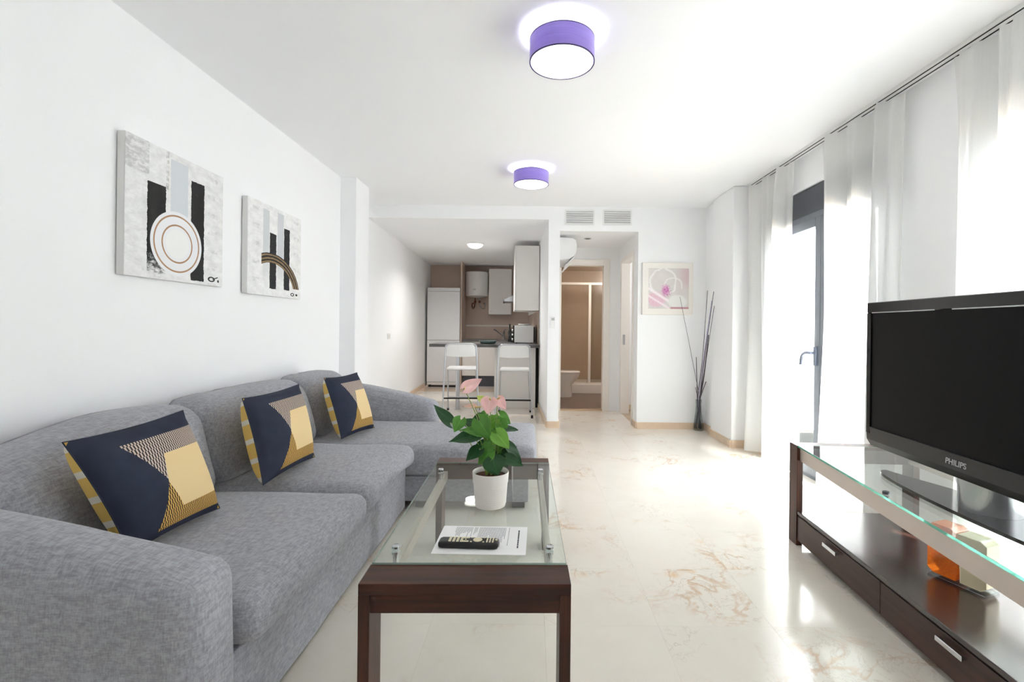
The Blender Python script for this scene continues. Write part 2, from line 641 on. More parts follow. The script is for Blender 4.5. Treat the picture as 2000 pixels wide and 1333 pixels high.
def box(bm, x0, x1, y0, y1, z0, z1, bev=0.0, seg=1, mat=None):
    b = bmesh.new()
    bmesh.ops.create_cube(b, size=1)
    for v in b.verts:
        v.co = Vector((x0 + (v.co.x + 0.5) * (x1 - x0), y0 + (v.co.y + 0.5) * (y1 - y0), z0 + (v.co.z + 0.5) * (z1 - z0)))
    if bev:
        bmesh.ops.bevel(b, geom=b.edges[:] + b.verts[:], offset=bev, segments=seg, profile=0.7, affect='EDGES')
    if mat:
        bmesh.ops.transform(b, matrix=mat, verts=b.verts)
    merge(bm, b)


def merge(bm, b):
    me = bpy.data.meshes.new('tmp')
    b.to_mesh(me)
    b.free()
    bm.from_mesh(me)
    bpy.data.meshes.remove(me)


def soft(x0, x1, y0, y1, z0, z1, r=0.05, puff=(0, 0, 0), n=12, fn=None, wrinkle=0.0, seed=0):
    """Upholstered block: rounded box whose faces bulge."""
    from mathutils import noise
    b = bmesh.new()
    bmesh.ops.create_cube(b, size=2)
    bmesh.ops.subdivide_edges(b, edges=b.edges[:], cuts=n, use_grid_fill=True)
    c = Vector(((x0 + x1) / 2, (y0 + y1) / 2, (z0 + z1) / 2))
    h = Vector(((x1 - x0) / 2, (y1 - y0) / 2, (z1 - z0) / 2))
    for v in b.verts:
        q = v.co.copy()
        # concentrate the grid near the edges
        q = Vector([math.copysign(1 - (1 - abs(k)) ** 1.35, k) if abs(k) < 1 else k for k in q])
        p = Vector((q.x * h.x, q.y * h.y, q.z * h.z))
        inn = Vector([max(-h[i] + r, min(h[i] - r, p[i])) for i in range(3)])
        d = p - inn
        if d.length > 1e-9:
            p = inn + d.normalized() * r
        w = [(1 - abs(q[i]) ** 2.2) for i in range(3)]
        p.x += puff[0] * math.copysign(1, q.x) * (abs(q.x) ** 6) * w[1] * w[2]
        p.y += puff[1] * math.copysign(1, q.y) * (abs(q.y) ** 6) * w[0] * w[2]
        p.z += puff[2] * math.copysign(1, q.z) * (abs(q.z) ** 6) * w[0] * w[1]
        p += c
        if wrinkle:
            p += wrinkle * noise.noise_vector(p * 5 + Vector((seed, 0, 0)))
        if fn:
            p = fn(p)
        v.co = p
    return b


def lathe(bm, prof, cx=0, cy=0, n=32, cap0=True, cap1=True, mat=None):
    b = bmesh.new()
    rings = []
    for r, z in prof:
        rings.append([b.verts.new((cx + r * math.cos(2 * PI * k / n), cy + r * math.sin(2 * PI * k / n), z)) for k in range(n)])
    for i in range(len(rings) - 1):
        for k in range(n):
            b.faces.new((rings[i][k], rings[i][(k + 1) % n], rings[i + 1][(k + 1) % n], rings[i + 1][k]))
    if cap0:
        b.faces.new(list(reversed(rings[0])))
    if cap1:
        b.faces.new(rings[-1])
    if mat:
        bmesh.ops.transform(b, matrix=mat, verts=b.verts)
    merge(bm, b)


def catmull(pts, k=6):
    pts = [Vector(p) for p in pts]
    if len(pts) < 3:
        return pts
    out = []
    P = [pts[0] * 2 - pts[1]] + pts + [pts[-1] * 2 - pts[-2]]
    for i in range(1, len(P) - 2):
        for j in range(k):
            t = j / k
            out.append(0.5 * ((2 * P[i]) + (P[i + 1] - P[i - 1]) * t + (2 * P[i - 1] - 5 * P[i] + 4 * P[i + 1] - P[i + 2]) * t * t
                              + (3 * P[i] - P[i - 1] - 3 * P[i + 1] + P[i + 2]) * t ** 3))
    out.append(pts[-1])
    return out


def tube(bm, pts, r, n=8, smooth=True, r1=None, k=6):
    pts = catmull(pts, k) if smooth else [Vector(p) for p in pts]
    b = bmesh.new()
    rings = []
    N = len(pts)
    prev = None
    for i, p in enumerate(pts):
        d = (pts[min(i + 1, N - 1)] - pts[max(i - 1, 0)]).normalized()
        if prev is None:
            a = Vector((0, 0, 1)) if abs(d.z) < 0.9 else Vector((1, 0, 0))
            u = d.cross(a).normalized()
        else:
            u = (prev - d * prev.dot(d)).normalized()
        prev = u
        w = d.cross(u)
        rr = r if r1 is None else r + (r1 - r) * i / max(1, N - 1)
        rings.append([b.verts.new(p + rr * (math.cos(2 * PI * j / n) * u + math.sin(2 * PI * j / n) * w)) for j in range(n)])
    for i in range(N - 1):
        for j in range(n):
            b.faces.new((rings[i][j], rings[i][(j + 1) % n], rings[i + 1][(j + 1) % n], rings[i + 1][j]))
    b.faces.new(list(reversed(rings[0])))
    b.faces.new(rings[-1])
    merge(bm, b)


def prism(bm, poly, axis, a, b_, bev=0.0):
    """Extrude a polygon given in the plane normal to axis ('x': (y,z), 'y': (x,z), 'z': (x,y))."""
    b = bmesh.new()

    def mk(p, q):
        return {'x': (q, p[0], p[1]), 'y': (p[0], q, p[1]), 'z': (p[0], p[1], q)}[axis]
    A = [b.verts.new(mk(p, a)) for p in poly]
    B = [b.verts.new(mk(p, b_)) for p in poly]
    n = len(poly)
    b.faces.new(A)
    b.faces.new(list(reversed(B)))
    for i in range(n):
        b.faces.new((A[i], B[i], B[(i + 1) % n], A[(i + 1) % n]))
    bmesh.ops.recalc_face_normals(b, faces=b.faces)
    if bev:
        bmesh.ops.bevel(b, geom=b.edges[:] + b.verts[:], offset=bev, segments=2, profile=0.7, affect='EDGES')
    merge(bm, b)


def obj(name, bm, mat, parent=None, smooth=False, world=False, angle=None):
    bmesh.ops.recalc_face_normals(bm, faces=bm.faces)
    if world and parent is not None:
        bmesh.ops.transform(bm, matrix=parent_matrix(parent).inverted(), verts=bm.verts)
    me = bpy.data.meshes.new(name)
    bm.to_mesh(me)
    bm.free()
    mats = mat if isinstance(mat, (list, tuple)) else [mat]
    for q in mats:
        me.materials.append(q)
    o = bpy.data.objects.new(name, me)
    COL.objects.link(o)
    if parent is not None:
        o.parent = parent
    if smooth:
        for p in me.polygons:
            p.use_smooth = True
        if angle:
            me.set_sharp_from_angle(angle=R(angle))
    return o


def parent_matrix(p):
    mm = Matrix.Identity(4)
    while p is not None:
        mm = Matrix.LocRotScale(p.location, p.rotation_euler, p.scale) @ mm
        p = p.parent
    return mm


def tag(o, label, cat, group=None, kind=None):
    o['label'] = label
    o['category'] = cat
    if group:
        o['group'] = group
    if kind:
        o['kind'] = kind
    return o


def thing(name, label, cat, loc=(0, 0, 0), rz=0.0, group=None):
    o = bpy.data.objects.new(name, None)
    COL.objects.link(o)
    o.location = loc
    o.rotation_euler = (0, 0, rz)
    o.empty_display_size = 0.1
    return tag(o, label, cat, group)


def struct(name, bm, mat, parent=None):
    o = obj(name, bm, mat, parent)
    if parent is None:
        o['kind'] = 'structure'
    return o


def struct_root(name, loc=(0, 0, 0), rz=0.0):
    o = bpy.data.objects.new(name, None)
    COL.objects.link(o)
    o.location = loc
    o.rotation_euler = (0, 0, rz)
    o['kind'] = 'structure'
    return o


def B(*a, **k):
    bm = bmnew()
    box(bm, *a, **k)
    return bm


def wall_seg(bm, p, q, th, z0, z1):
    """Vertical slab from plan point p to q; th>0 thickens to the left of p->q."""
    p, q = Vector(p), Vector(q)
    d = (q - p).normalized()
    n = Vector((-d.y, d.x)) * th
    prism(bm, [p, q, q + n, p + n], 'z', z0, z1)


def copy_tree(o, parent=None):
    c = o.copy()
    COL.objects.link(c)
    c.parent = parent
    for ch in list(o.children):
        copy_tree(ch, c)
    return c


# ------------------------------------------------------------------ room shell
H = 2.60
YF = 5.63          # far wall
KZ = 2.447         # kitchen ceiling
NZ = 2.314         # hall ceiling
KL = lambda Y: -1.92 - 0.040 * (Y - 4.95)      # kitchen left wall
KR = lambda Y: 0.18 - 0.060 * (Y - 5.6)        # kitchen right wall
KY = 9.95
YB = 6.80          # bathroom wall
WR = 2.20          # right wall

bm = B(-3.2, 5.2, -2.2, 10.6, -0.14, -0.02)
floor = struct('floor', bm, M['hall'])
# marble tiles, each a piece of the floor
T = 0.45
tm = bmnew()
box(tm, 0.0001, T - 0.0001, 0.0001, T - 0.0001, -0.02, 0.0, 0.0003)
me = bpy.data.meshes.new('floor_tile')
tm.to_mesh(me)
tm.free()
me.materials.append(M['marble'])
for j in range(-5, 19):
    for i in range(-5, 6):
        x0, y0 = i * T + 0.06, j * T + 0.093
        if y0 > YF - 0.05 and x0 > 1.3:
            continue
        if y0 > YB - 0.05 and x0 > 0.25:
            continue
        if y0 > 10:
            continue
        o = bpy.data.objects.new('floor_tile', me)
        o.location = (x0, y0, 0)
        o.parent = floor
        COL.objects.link(o)
# the side room and the corner right of the far wall keep the plain slab level
struct('floor_side_room', B(1.24, 4.2, 5.78, 7.0, -0.02, 0.001), M['hall'])
struct('floor_bathroom', B(0.2, 2.2, YB + 0.05, 9.6, -0.02, 0.004), M['bathfloor'])

struct('ceiling', B(-2.3, 2.6, -2.1, YF + 0.15, H, H + 0.15), M['ceil'])
struct('ceiling_kitchen', B(-2.5, 0.35, YF + 0.15, 10.4, KZ, KZ + 0.3), M['ceil'])
struct('ceiling_hall', B(0.18, 1.5, YF + 0.15, YB + 0.1, NZ, NZ + 0.4), M['ceil'])
struct('ceiling_bathroom', B(0.26, 2.0, YB + 0.1, 9.45, 2.295, 2.5), M['btile'])
struct('ceiling_side_room', B(1.24, 4.3, YF + 0.02, 7.2, 2.5, 2.65), M['ceil'])

bm = bmnew()
wall_seg(bm, (-1.905, -2.1), (-1.855, 4.63), 0.2, 0, H)
struct('wall_left', bm, M['wall'])
struct('wall_left_pilaster', B(-2.05, -1.70, 4.60, 4.95, 0, H, 0.006), M['wall'])
bm = bmnew()
wall_seg(bm, (KL(4.95), 4.95), (KL(10.2), 10.2), 0.15, 0, H)
struct('wall_left_kitchen', bm, M['wall'])

# far wall: beam over the kitchen, pier, lintel over the hall, main part
bm = bmnew()
box(bm, -2.05, 0.18, YF, YF + 0.15, KZ, H)
box(bm, 0.18, 0.313, YF, YF + 0.15, 0, H)
box(bm, 0.313, 1.233, YF, YF + 0.15, NZ, H)
box(bm, 1.233, 2.25, YF, YF + 0.15, 0, H)
struct('wall_far', bm, M['wall'])
# partition between kitchen and hall/bathroom
bm = bmnew()
prism(bm, [(0.18, YF + 0.1), (0.313, YF + 0.1), (0.313, YB + 0.1), (0.25, YB + 0.1), (0.25, 10.2), (KR(10.2), 10.2)], 'z', 0, KZ)
struct('wall_right_kitchen', bm, M['wall'])
# kitchen back wall (tiled), recessed to the right of the refrigerator
struct('wall_back_kitchen', B(-2.3, -1.415, KY, KY + 0.3, 0, KZ), M['ktile'])
struct('wall_back_kitchen_recess', B(-1.415, 0.1, KY + 0.15, KY + 0.3, 0, KZ), M['ktile'])
# bathroom wall with the doorway
bx0, bx1, bz = 0.405, 1.00, 2.07
bm = bmnew()
box(bm, 0.30, bx0 - 0.03, YB, YB + 0.1, 0, NZ + 0.06)
box(bm, bx1 + 0.03, 1.30, YB, YB + 0.1, 0, NZ + 0.06)
box(bm, bx0 - 0.03, bx1 + 0.03, YB, YB + 0.1, bz + 0.03, NZ + 0.06)
struct('wall_hall_end', bm, M['wall'])
# hall right wall with a doorway into the side room
bm = bmnew()
box(bm, 1.233, 1.33, YF + 0.15, 5.87, 0, NZ)
box(bm, 1.233, 1.33, 6.63, YB + 0.1, 0, NZ)
box(bm, 1.233, 1.33, 5.87, 6.63, 2.10, NZ)
struct('wall_hall_right', bm, M['wall'])
# side room
bm = bmnew()
box(bm, 1.30, 4.2, 6.93, 7.03, 0, 2.5)
box(bm, 4.1, 4.2, YF, 7.0, 0, 2.5)
box(bm, 2.2, 4.2, YF - 0.01, YF + 0.14, 0, 2.5)
struct('wall_side_room', bm, M['wall'])
struct('baseboard_side_room', B(1.33, 4.1, 6.915, 6.93, 0, 0.075), M['base'])
# bathroom
bm = bmnew()
box(bm, 0.25, 2.1, 9.42, 9.52, 0, 2.3)
box(bm, 2.0, 2.1, YB + 0.1, 9.5, 0, 2.3)
box(bm, 0.24, 0.262, YB + 0.1, 9.5, 0, 2.3)
struct('wall_bathroom', bm, M['btile'])

# right wall with the balcony door and windows
DY0, DY1, DZ = 2.95, 4.40, 2.33
WY0, WY1 = 0.60, 2.30
bm = bmnew()
box(bm, WR, WR + 0.26, DY1, YF + 0.15, 0, H)
box(bm, WR, WR + 0.26, DY0, DY1, DZ, H)
box(bm, WR, WR + 0.26, WY1, DY0, 0, H)
box(bm, WR, WR + 0.26, WY0, WY1, DZ - 0.05, H)
box(bm, WR, WR + 0.26, -2.1, WY0, 0, H)
struct('wall_right', bm, M['wall'])
struct('wall_right_pillar', B(1.985, WR + 0.02, 4.76, 5.31, 0, H, 0.005), M['wall'])
struct('wall_right_recess', B(2.03, WR + 0.02, 5.30, YF + 0.02, 0, H), M['wall'])
struct('wall_behind', B(-2.1, 2.5, -2.25, -2.1, 0, H), M['wall'])

# skirting
def skirt(name, segs, h=0.075, th=0.014):
    bm = bmnew()
    for p, q in segs:
        wall_seg(bm, p, q, th, 0, h)
    return struct(name, bm, M['base'])


skirt('baseboard_left', [((-1.855, 4.6), (-1.905, -2.1)), ((-1.70, 4.6), (-1.855, 4.6)), ((-1.70, 4.95), (-1.70, 4.6))])
skirt('baseboard_kitchen', [((KL(9.3), 9.3), (KL(4.95), 4.95))])
skirt('baseboard_partition', [((0.18, YF), (KR(6.95), 6.95)), ((0.313, YF), (0.18, YF)), ((0.313, 5.8), (0.313, YF))])
skirt('baseboard_far', [((2.03, YF), (1.233, YF)), ((1.233, YF), (1.233, 5.86))])
skirt('baseboard_right', [((2.03, 5.31), (2.03, YF)), ((1.985, 4.76), (1.985, 5.31)), ((WR, 4.76), (1.985, 4.76)), ((WR, 4.45), (WR, 4.76)), ((WR, 2.3), (WR, 2.95))])

# balcony outside
struct('floor_balcony', B(WR + 0.26, 4.0, -2.2, 5.6, -0.12, -0.02), M['balcony'])


# doors
def door_frame(root, x0, x1, y, z, t, w=0.075, face=0.014):
    """casing around an opening in a wall facing -y"""
    bm = bmnew()
    box(bm, x0 - w, x0, y - face, y + 0.114, 0, z + w, 0.003)
    obj('jamb', bm, M['doorwood'], root)
    bm = bmnew()
    box(bm, x1, x1 + w, y - face, y + 0.114, 0, z + w, 0.003)
    obj('jamb', bm, M['doorwood'], root)
    bm = bmnew()
    box(bm, x0, x1, y - face, y + 0.114, z, z + w, 0.003)
    obj('head_casing', bm, M['doorwood'], root)


d2 = struct_root('door_2')
door_frame(d2, bx0, bx1, YB, bz - 0.01, 0.0, w=0.09)
obj('threshold', B(bx0, bx1, YB - 0.02, YB + 0.12, 0, 0.008), M['hall'], d2)

d3 = struct_root('door_3')
bm = bmnew()
box(bm, 1.219, 1.34, 5.83, 5.90, 0, 2.14, 0.003)
obj('jamb', bm, M['doorwood'], d3)
bm = bmnew()
box(bm, 1.219, 1.34, 6.60, 6.67, 0, 2.14, 0.003)
j = obj('jamb', bm, M['doorwood'], d3)
bm = bmnew()
box(bm, 1.219, 1.34, 5.90, 6.60, 2.07, 2.14, 0.003)
obj('head_casing', bm, M['doorwood'], d3)
bm = bmnew()
box(bm, 1.245, 1.275, 6.594, 6.6, 0.95, 1.09, 0.002)
obj('strike_plate', bm, M['steel'], d3)

# balcony door: dark shutter box, grey profiles, glass, handle
dr = struct_root('door_1', (WR + 0.02, DY0, 0))
LY = DY1 - DY0
PZ = 2.11
bm = bmnew()
box(bm, 0.0, 0.2, 0, LY, PZ, DZ - 0.003, 0.006)
obj('shutter_box', bm, M['anth'], dr)
bm = bmnew()
box(bm, 0.0, 0.07, 0, 0.05, 0, PZ)
box(bm, 0.0, 0.07, LY - 0.05, LY, 0, PZ)
box(bm, 0.0, 0.07, 0.05, LY - 0.05, PZ - 0.045, PZ)
box(bm, 0.0, 0.07, 0.05, LY - 0.05, 0, 0.03)
obj('outer_frame', bm, M['anth_l'], dr)
mid = LY / 2 + 0.005
for k, (y0, y1) in enumerate(((0.05, mid), (mid + 0.002, LY - 0.05))):
    bm = bmnew()
    s = 0.075
    box(bm, -0.012, 0.055, y0, y0 + s, 0.03, PZ - 0.045, 0.004)
    box(bm, -0.012, 0.055, y1 - s, y1, 0.03, PZ - 0.045, 0.004)
    box(bm, -0.012, 0.055, y0 + s, y1 - s, PZ - 0.045 - s, PZ - 0.045, 0.004)
    box(bm, -0.012, 0.055, y0 + s, y1 - s, 0.03, 0.03 + s + 0.03, 0.004)
    sash = obj('sash', bm, M['anth_l'], dr)
    obj('pane', B(0.018, 0.026, y0 + s - 0.005, y1 - s + 0.005, 0.12, PZ - 0.115), M['glass'], sash)
M['handle'] = plain('grey_metal_handle', (128, 134, 150), 0.3, 0.4)
# handle on the far sash
hy = mid + 0.042
bm = bmnew()
box(bm, -0.032, -0.012, hy - 0.014, hy + 0.014, 0.90, 1.05, 0.006, 2)
hp = obj('handle_plate', bm, M['handle'], dr)
bm = bmnew()
tube(bm, [(-0.03, hy, 1.0), (-0.062, hy, 1.0), (-0.072, hy + 0.02, 1.0), (-0.072, hy + 0.06, 0.995), (-0.07, hy + 0.10, 0.965), (-0.07, hy + 0.115, 0.90)], 0.0125, 10)
obj('lever', bm, M['handle'], hp, smooth=True)


def glazing(name, y0, y1):
    r = struct_root(name, (WR + 0.12, y0, 0))
    L = y1 - y0
    top = DZ - 0.05
    bm = bmnew()
    box(bm, 0, 0.2 - 0.07, 0, L, 2.10, top - 0.003, 0.004)
    obj('shutter_box', bm, M['anth'], r)
    bm = bmnew()
    for a, b_ in ((0, 0.06), (L / 2 - 0.04, L / 2 + 0.04), (L - 0.06, L)):
        box(bm, 0, 0.07, a, b_, 0, 2.10)
    box(bm, 0, 0.07, 0.06, L - 0.06, 2.04, 2.10)
    box(bm, 0, 0.07, 0.06, L - 0.06, 0, 0.07)
    obj('window_frame', bm, M['anth_l'], r)
    for a, b_ in ((0.055, L / 2 - 0.035), (L / 2 + 0.035, L - 0.055)):
        obj('pane', B(0.03, 0.038, a, b_, 0.065, 2.045), M['glass'], r)


glazing('window_1', WY0, WY1)


# ------------------------------------------------------------------ curtains and rail
rail = thing('curtain_rail', 'long white ceiling curtain rail running above the balcony door and windows', 'curtain rail', (2.13, 1.9, H))
bm = bmnew()
box(bm, 2.095, 2.165, -1.9, 4.70, H - 0.018, H - 0.0005)
obj('track', bm, M['white'], rail, world=True)
for xx in (2.108, 2.144):
    bm = bmnew()
    box(bm, xx, xx + 0.008, -1.9, 4.70, H - 0.0195, H - 0.017)
    obj('channel', bm, M['dark'], rail, world=True)


def curtain(label, y0, y1, folds, amp, seed, top_pts=None, base_gap=0.02, xo=2.12):
    t = thing('sheer_curtain', label, 'curtain', (xo, (y0 + y1) / 2, base_gap), 0, 'sheer white curtains along the window wall')
    rnd = random.Random(seed)
    NU, NV = 180, 26
    ph = [rnd.uniform(0, 6.28) for _ in range(6)]
    b = bmnew()
    grid = []
    for j in range(NV + 1):
        s = j / NV                       # 0 bottom, 1 top
        row = []
        for i in range(NU + 1):
            u = i / NU
            # folds widen towards the hem
            wob = 0.16 * math.sin(2 * PI * u * 1.7 + ph[0]) + 0.08 * math.sin(2 * PI * u * 3.3 + ph[1])
            a = 2 * PI * folds * (u + 0.06 * wob) + 0.35 * math.sin(3 * s + ph[2])
            x = amp * (0.75 + 0.5 * math.sin(2 * PI * u * 2.1 + ph[3])) * math.sin(a) * (0.55 + 0.55 * (1 - s) ** 0.6)
            x += 0.012 * math.sin(2.3 * a + ph[4] + 4 * s)
            shrink = 1 - 0.03 * math.sin(PI * s) + (0.05 * (s > 0.9) * (s - 0.9) / 0.1)
            y = y0 + (y1 - y0) * (0.5 + (u - 0.5) * shrink)
            sag = 0.02 * abs(math.sin(folds * 0.5 * PI * u * 2 + ph[5])) * max(0, (s - 0.93) / 0.07)
            z = base_gap + (H - 0.022 - base_gap) * s - sag
            row.append(b.verts.new((xo + x, y, z)))
        grid.append(row)
    for j in range(NV):
        for i in range(NU):
            b.faces.new((grid[j][i], grid[j][i + 1], grid[j + 1][i + 1], grid[j + 1][i]))
    # the hem and the heading band, doubled cloth
    obj('cloth', b, M['sheer'], t, smooth=True, world=True)
    return t


curtain('sheer white curtain gathered on the far side of the balcony door', 3.93, 4.72, 3.2, 0.06, 3)
curtain('sheer white curtain between the balcony door glass and the bare wall pier', 2.78, 3.52, 3.3, 0.065, 11)
curtain('sheer white curtain on the near side of the bare wall pier', 1.98, 2.44, 2.2, 0.06, 5)
curtain('widest sheer white curtain, hanging behind the television over the bright window', -0.2, 1.90, 6.0, 0.036, 8, xo=2.13)


# ------------------------------------------------------------------ ceiling lamps
def drum_lamp(x, y, label):
    t = thing('drum_ceiling_lamp', label, 'lamp', (x, y, 2.455), 0, 'purple drum lamps on the ceiling')
    r, zt = 0.156, 0.109
    bm = bmnew()
    lathe(bm, [(r - 0.003, 0.0), (r, 0.0), (r, zt), (r - 0.003, zt), (r - 0.003, 0.0)], n=64, cap0=False, cap1=False)
    bmesh.ops.remove_doubles(bm, verts=bm.verts, dist=1e-6)
    obj('shade', bm, M['shade'], t, smooth=True, angle=40)
    bm = bmnew()
    for z in (0.0, zt - 0.004):
        lathe(bm, [(r - 0.004, z), (r + 0.0012, z), (r + 0.0012, z + 0.004), (r - 0.004, z + 0.004), (r - 0.004, z)], n=64, cap0=False, cap1=False)
    bmesh.ops.remove_doubles(bm, verts=bm.verts, dist=1e-6)
    obj('rim', bm, M['rimpurple'], t)
    bm = bmnew()
    lathe(bm, [(r - 0.006, 0.001), (r - 0.006, 0.006)], n=64)
    obj('diffuser', bm, M['lampglow'], t)
    bm = bmnew()
    lathe(bm, [(0.06, 0.118), (0.06, 0.1445)], n=32)
    for k in range(3):
        a = k * 2 * PI / 3
        tube(bm, [(0.05 * math.cos(a), 0.05 * math.sin(a), 0.122), ((r - 0.003) * math.cos(a), (r - 0.003) * math.sin(a), 0.1)], 0.003, 6, smooth=False)
    obj('ceiling_mount', bm, M['white'], t)
    L = point_light('lamp_bulb_light', (x, y, 2.455 + 0.018), 0.9, 0.03, (0.96, 0.97, 1.0))
    return t


M['rimpurple'] = plain('dark_purple_rim', (70, 58, 104), 0.5)
drum_lamp(0.129, 2.316, 'purple drum ceiling lamp above the coffee table, larger in view of the two')
drum_lamp(-0.025, 4.30, 'purple drum ceiling lamp farther back, near the kitchen beam')

p = at(928, 480, 7.3)
t = thing('dome_ceiling_lamp', 'small round glowing dome lamp on the kitchen ceiling', 'lamp', (p.x, 7.3, KZ))
bm = bmnew()
lathe(bm, [(0.01, -0.075), (0.06, -0.07), (0.10, -0.05), (0.118, -0.022)], n=40)
obj('dome', bm, M['domeglow'], t, smooth=True, angle=50)
bm = bmnew()
lathe(bm, [(0.13, -0.022), (0.13, -0.001)], n=40)
obj('base_ring', bm, M['white'], t)
kd = bpy.data.lights.new('kitchen_lamp_light', 'AREA')
kd.shape = 'DISK'
kd.size = 0.2
kd.energy = 5.5
kd.spread = R(150)
kd.color = (1, 0.97, 0.93)
ko = bpy.data.objects.new('kitchen_lamp_light', kd)
ko.location = (p.x, 7.3, KZ - 0.08)
COL.objects.link(ko)

p = on_z(1148, 466, NZ)
t = thing('recessed_downlight', 'small recessed metal downlight in the hall ceiling', 'lamp', (p.x, p.y, NZ))
bm = bmnew()
lathe(bm, [(0.045, -0.006), (0.045, -0.0005)], n=24)
obj('ring', bm, M['steel'], t)
bm = bmnew()
lathe(bm, [(0.03, -0.0075), (0.03, -0.0055)], n=24)
obj('bulb', bm, M['anth'], t)


# ------------------------------------------------------------------ sofa
sofa = thing('corner_sofa', 'long grey fabric corner sofa with chaise along the left wall', 'sofa', (-1.0, 2.6, 0))
SM = M['sofa']
XB, XFR = -1.83, -0.79
YA0, YA1, YB0, YB1 = 1.105, 1.29, 3.87, 4.06


def arm_top(x):
    t = max(0, min(1, (x - XB) / (XFR - XB)))
    return 0.735 - 0.175 * (t ** 1.25)


def arm_fn(p):
    k = p.z / 0.6
    p.z = p.z * (arm_top(p.x) / 0.6) if p.z > 0.05 else p.z
    return p


for y0, y1, sd in ((YA0, YA1, 1), (YB0, YB1, 2)):
    b = soft(XB, XFR + 0.01, y0, y1, 0.03, 0.6, 0.05, (0.012, 0.012, 0.015), 14, arm_fn, 0.004, sd)
    obj('armrest', b, SM, sofa, smooth=True, world=True)
b = soft(XB - 0.01, -1.66, YA0 + 0.05, YB1 - 0.05, 0.03, 0.74, 0.06, (0, 0, 0), 10)
obj('back_frame', b, SM, sofa, smooth=True, world=True)
bm = bmnew()
box(bm, -1.70, -0.805, YA1 - 0.02, 3.06, 0.02, 0.285, 0.012, 2)
obj('base', bm, SM, sofa, smooth=True, world=True, angle=40)
# front valance slightly proud, with folds
b = soft(-0.83, -0.795, YA1 + 0.0, 3.05, 0.022, 0.285, 0.012, (0.004, 0, 0), 16, None, 0.006, 9)
obj('front_panel', b, SM, sofa, smooth=True, world=True)
bm = bmnew()
box(bm, -1.70, -0.016, 3.06, 3.86, 0.055, 0.215, 0.015, 2)
obj('chaise_base', bm, SM, sofa, smooth=True, world=True, angle=40)
for xx, yy in ((-0.12, 3.12), (-0.12, 3.74), (-0.75, 3.12), (-0.75, 3.74)):
    obj('foot', B(xx, xx + 0.08, yy, yy + 0.05, 0.0, 0.056), M['black'], sofa, world=True)


def seat_fn(lift):
    def f(p):
        # front lower lip rises in the middle where the cushion gapes
        return p
    return f


def seat_fn2(p):
    if p.x > -0.85 and p.z < 0.40:
        s = (p.y - 2.2) / 0.85
        p.z += 0.035 * math.sin(PI * max(0, min(1, s))) * min(1, (0.40 - p.z) / 0.08)
    return p


def seat_fn1(p):
    if p.x > -0.85 and p.z < 0.42:
        p.z -= 0.06 * min(1, (0.42 - p.z) / 0.1)
    return p


obj('seat_cushion', soft(-1.66, -0.735, YA1 + 0.005, 2.195, 0.285, 0.425, 0.06, (0.012, 0.0, 0.022), 16, None, 0.006, 3), SM, sofa, smooth=True, world=True)
obj('seat_cushion', soft(-1.66, -0.735, 2.205, 3.045, 0.285, 0.43, 0.06, (0.015, 0.0, 0.024), 16, seat_fn2, 0.006, 4), SM, sofa, smooth=True, world=True)
obj('chaise_cushion', soft(-1.66, 0.025, 3.05, 3.865, 0.21, 0.415, 0.045, (0.01, 0.008, 0.014), 16, None, 0.005, 5), SM, sofa, smooth=True, world=True)


def back_fn(p):
    if p.y < 1.9:
        p.z -= 0.078 * ((1.9 - p.y) / 0.6) ** 1.5 * max(0, (p.z - 0.45) / 0.35)
    if p.x < -1.56:
        p.z -= 0.075 * min(1, (-1.56 - p.x) / 0.24) ** 1.6 * max(0, min(1, (p.z - 0.5) / 0.3))
    t = (p.z - 0.40) / 0.43
    p.x -= 0.12 * t * (1 if p.x > -1.6 else 0.35)
    return p


for y0, y1, sd in ((1.30, 2.205, 6), (2.215, 3.20, 7), (3.21, 3.875, 8)):
    b = soft(-1.78, -1.385, y0, y1, 0.40, 0.815, 0.095, (0.025, 0.0, 0.012), 16, back_fn, 0.006, sd)
    obj('back_cushion', b, SM, sofa, smooth=True, world=True)


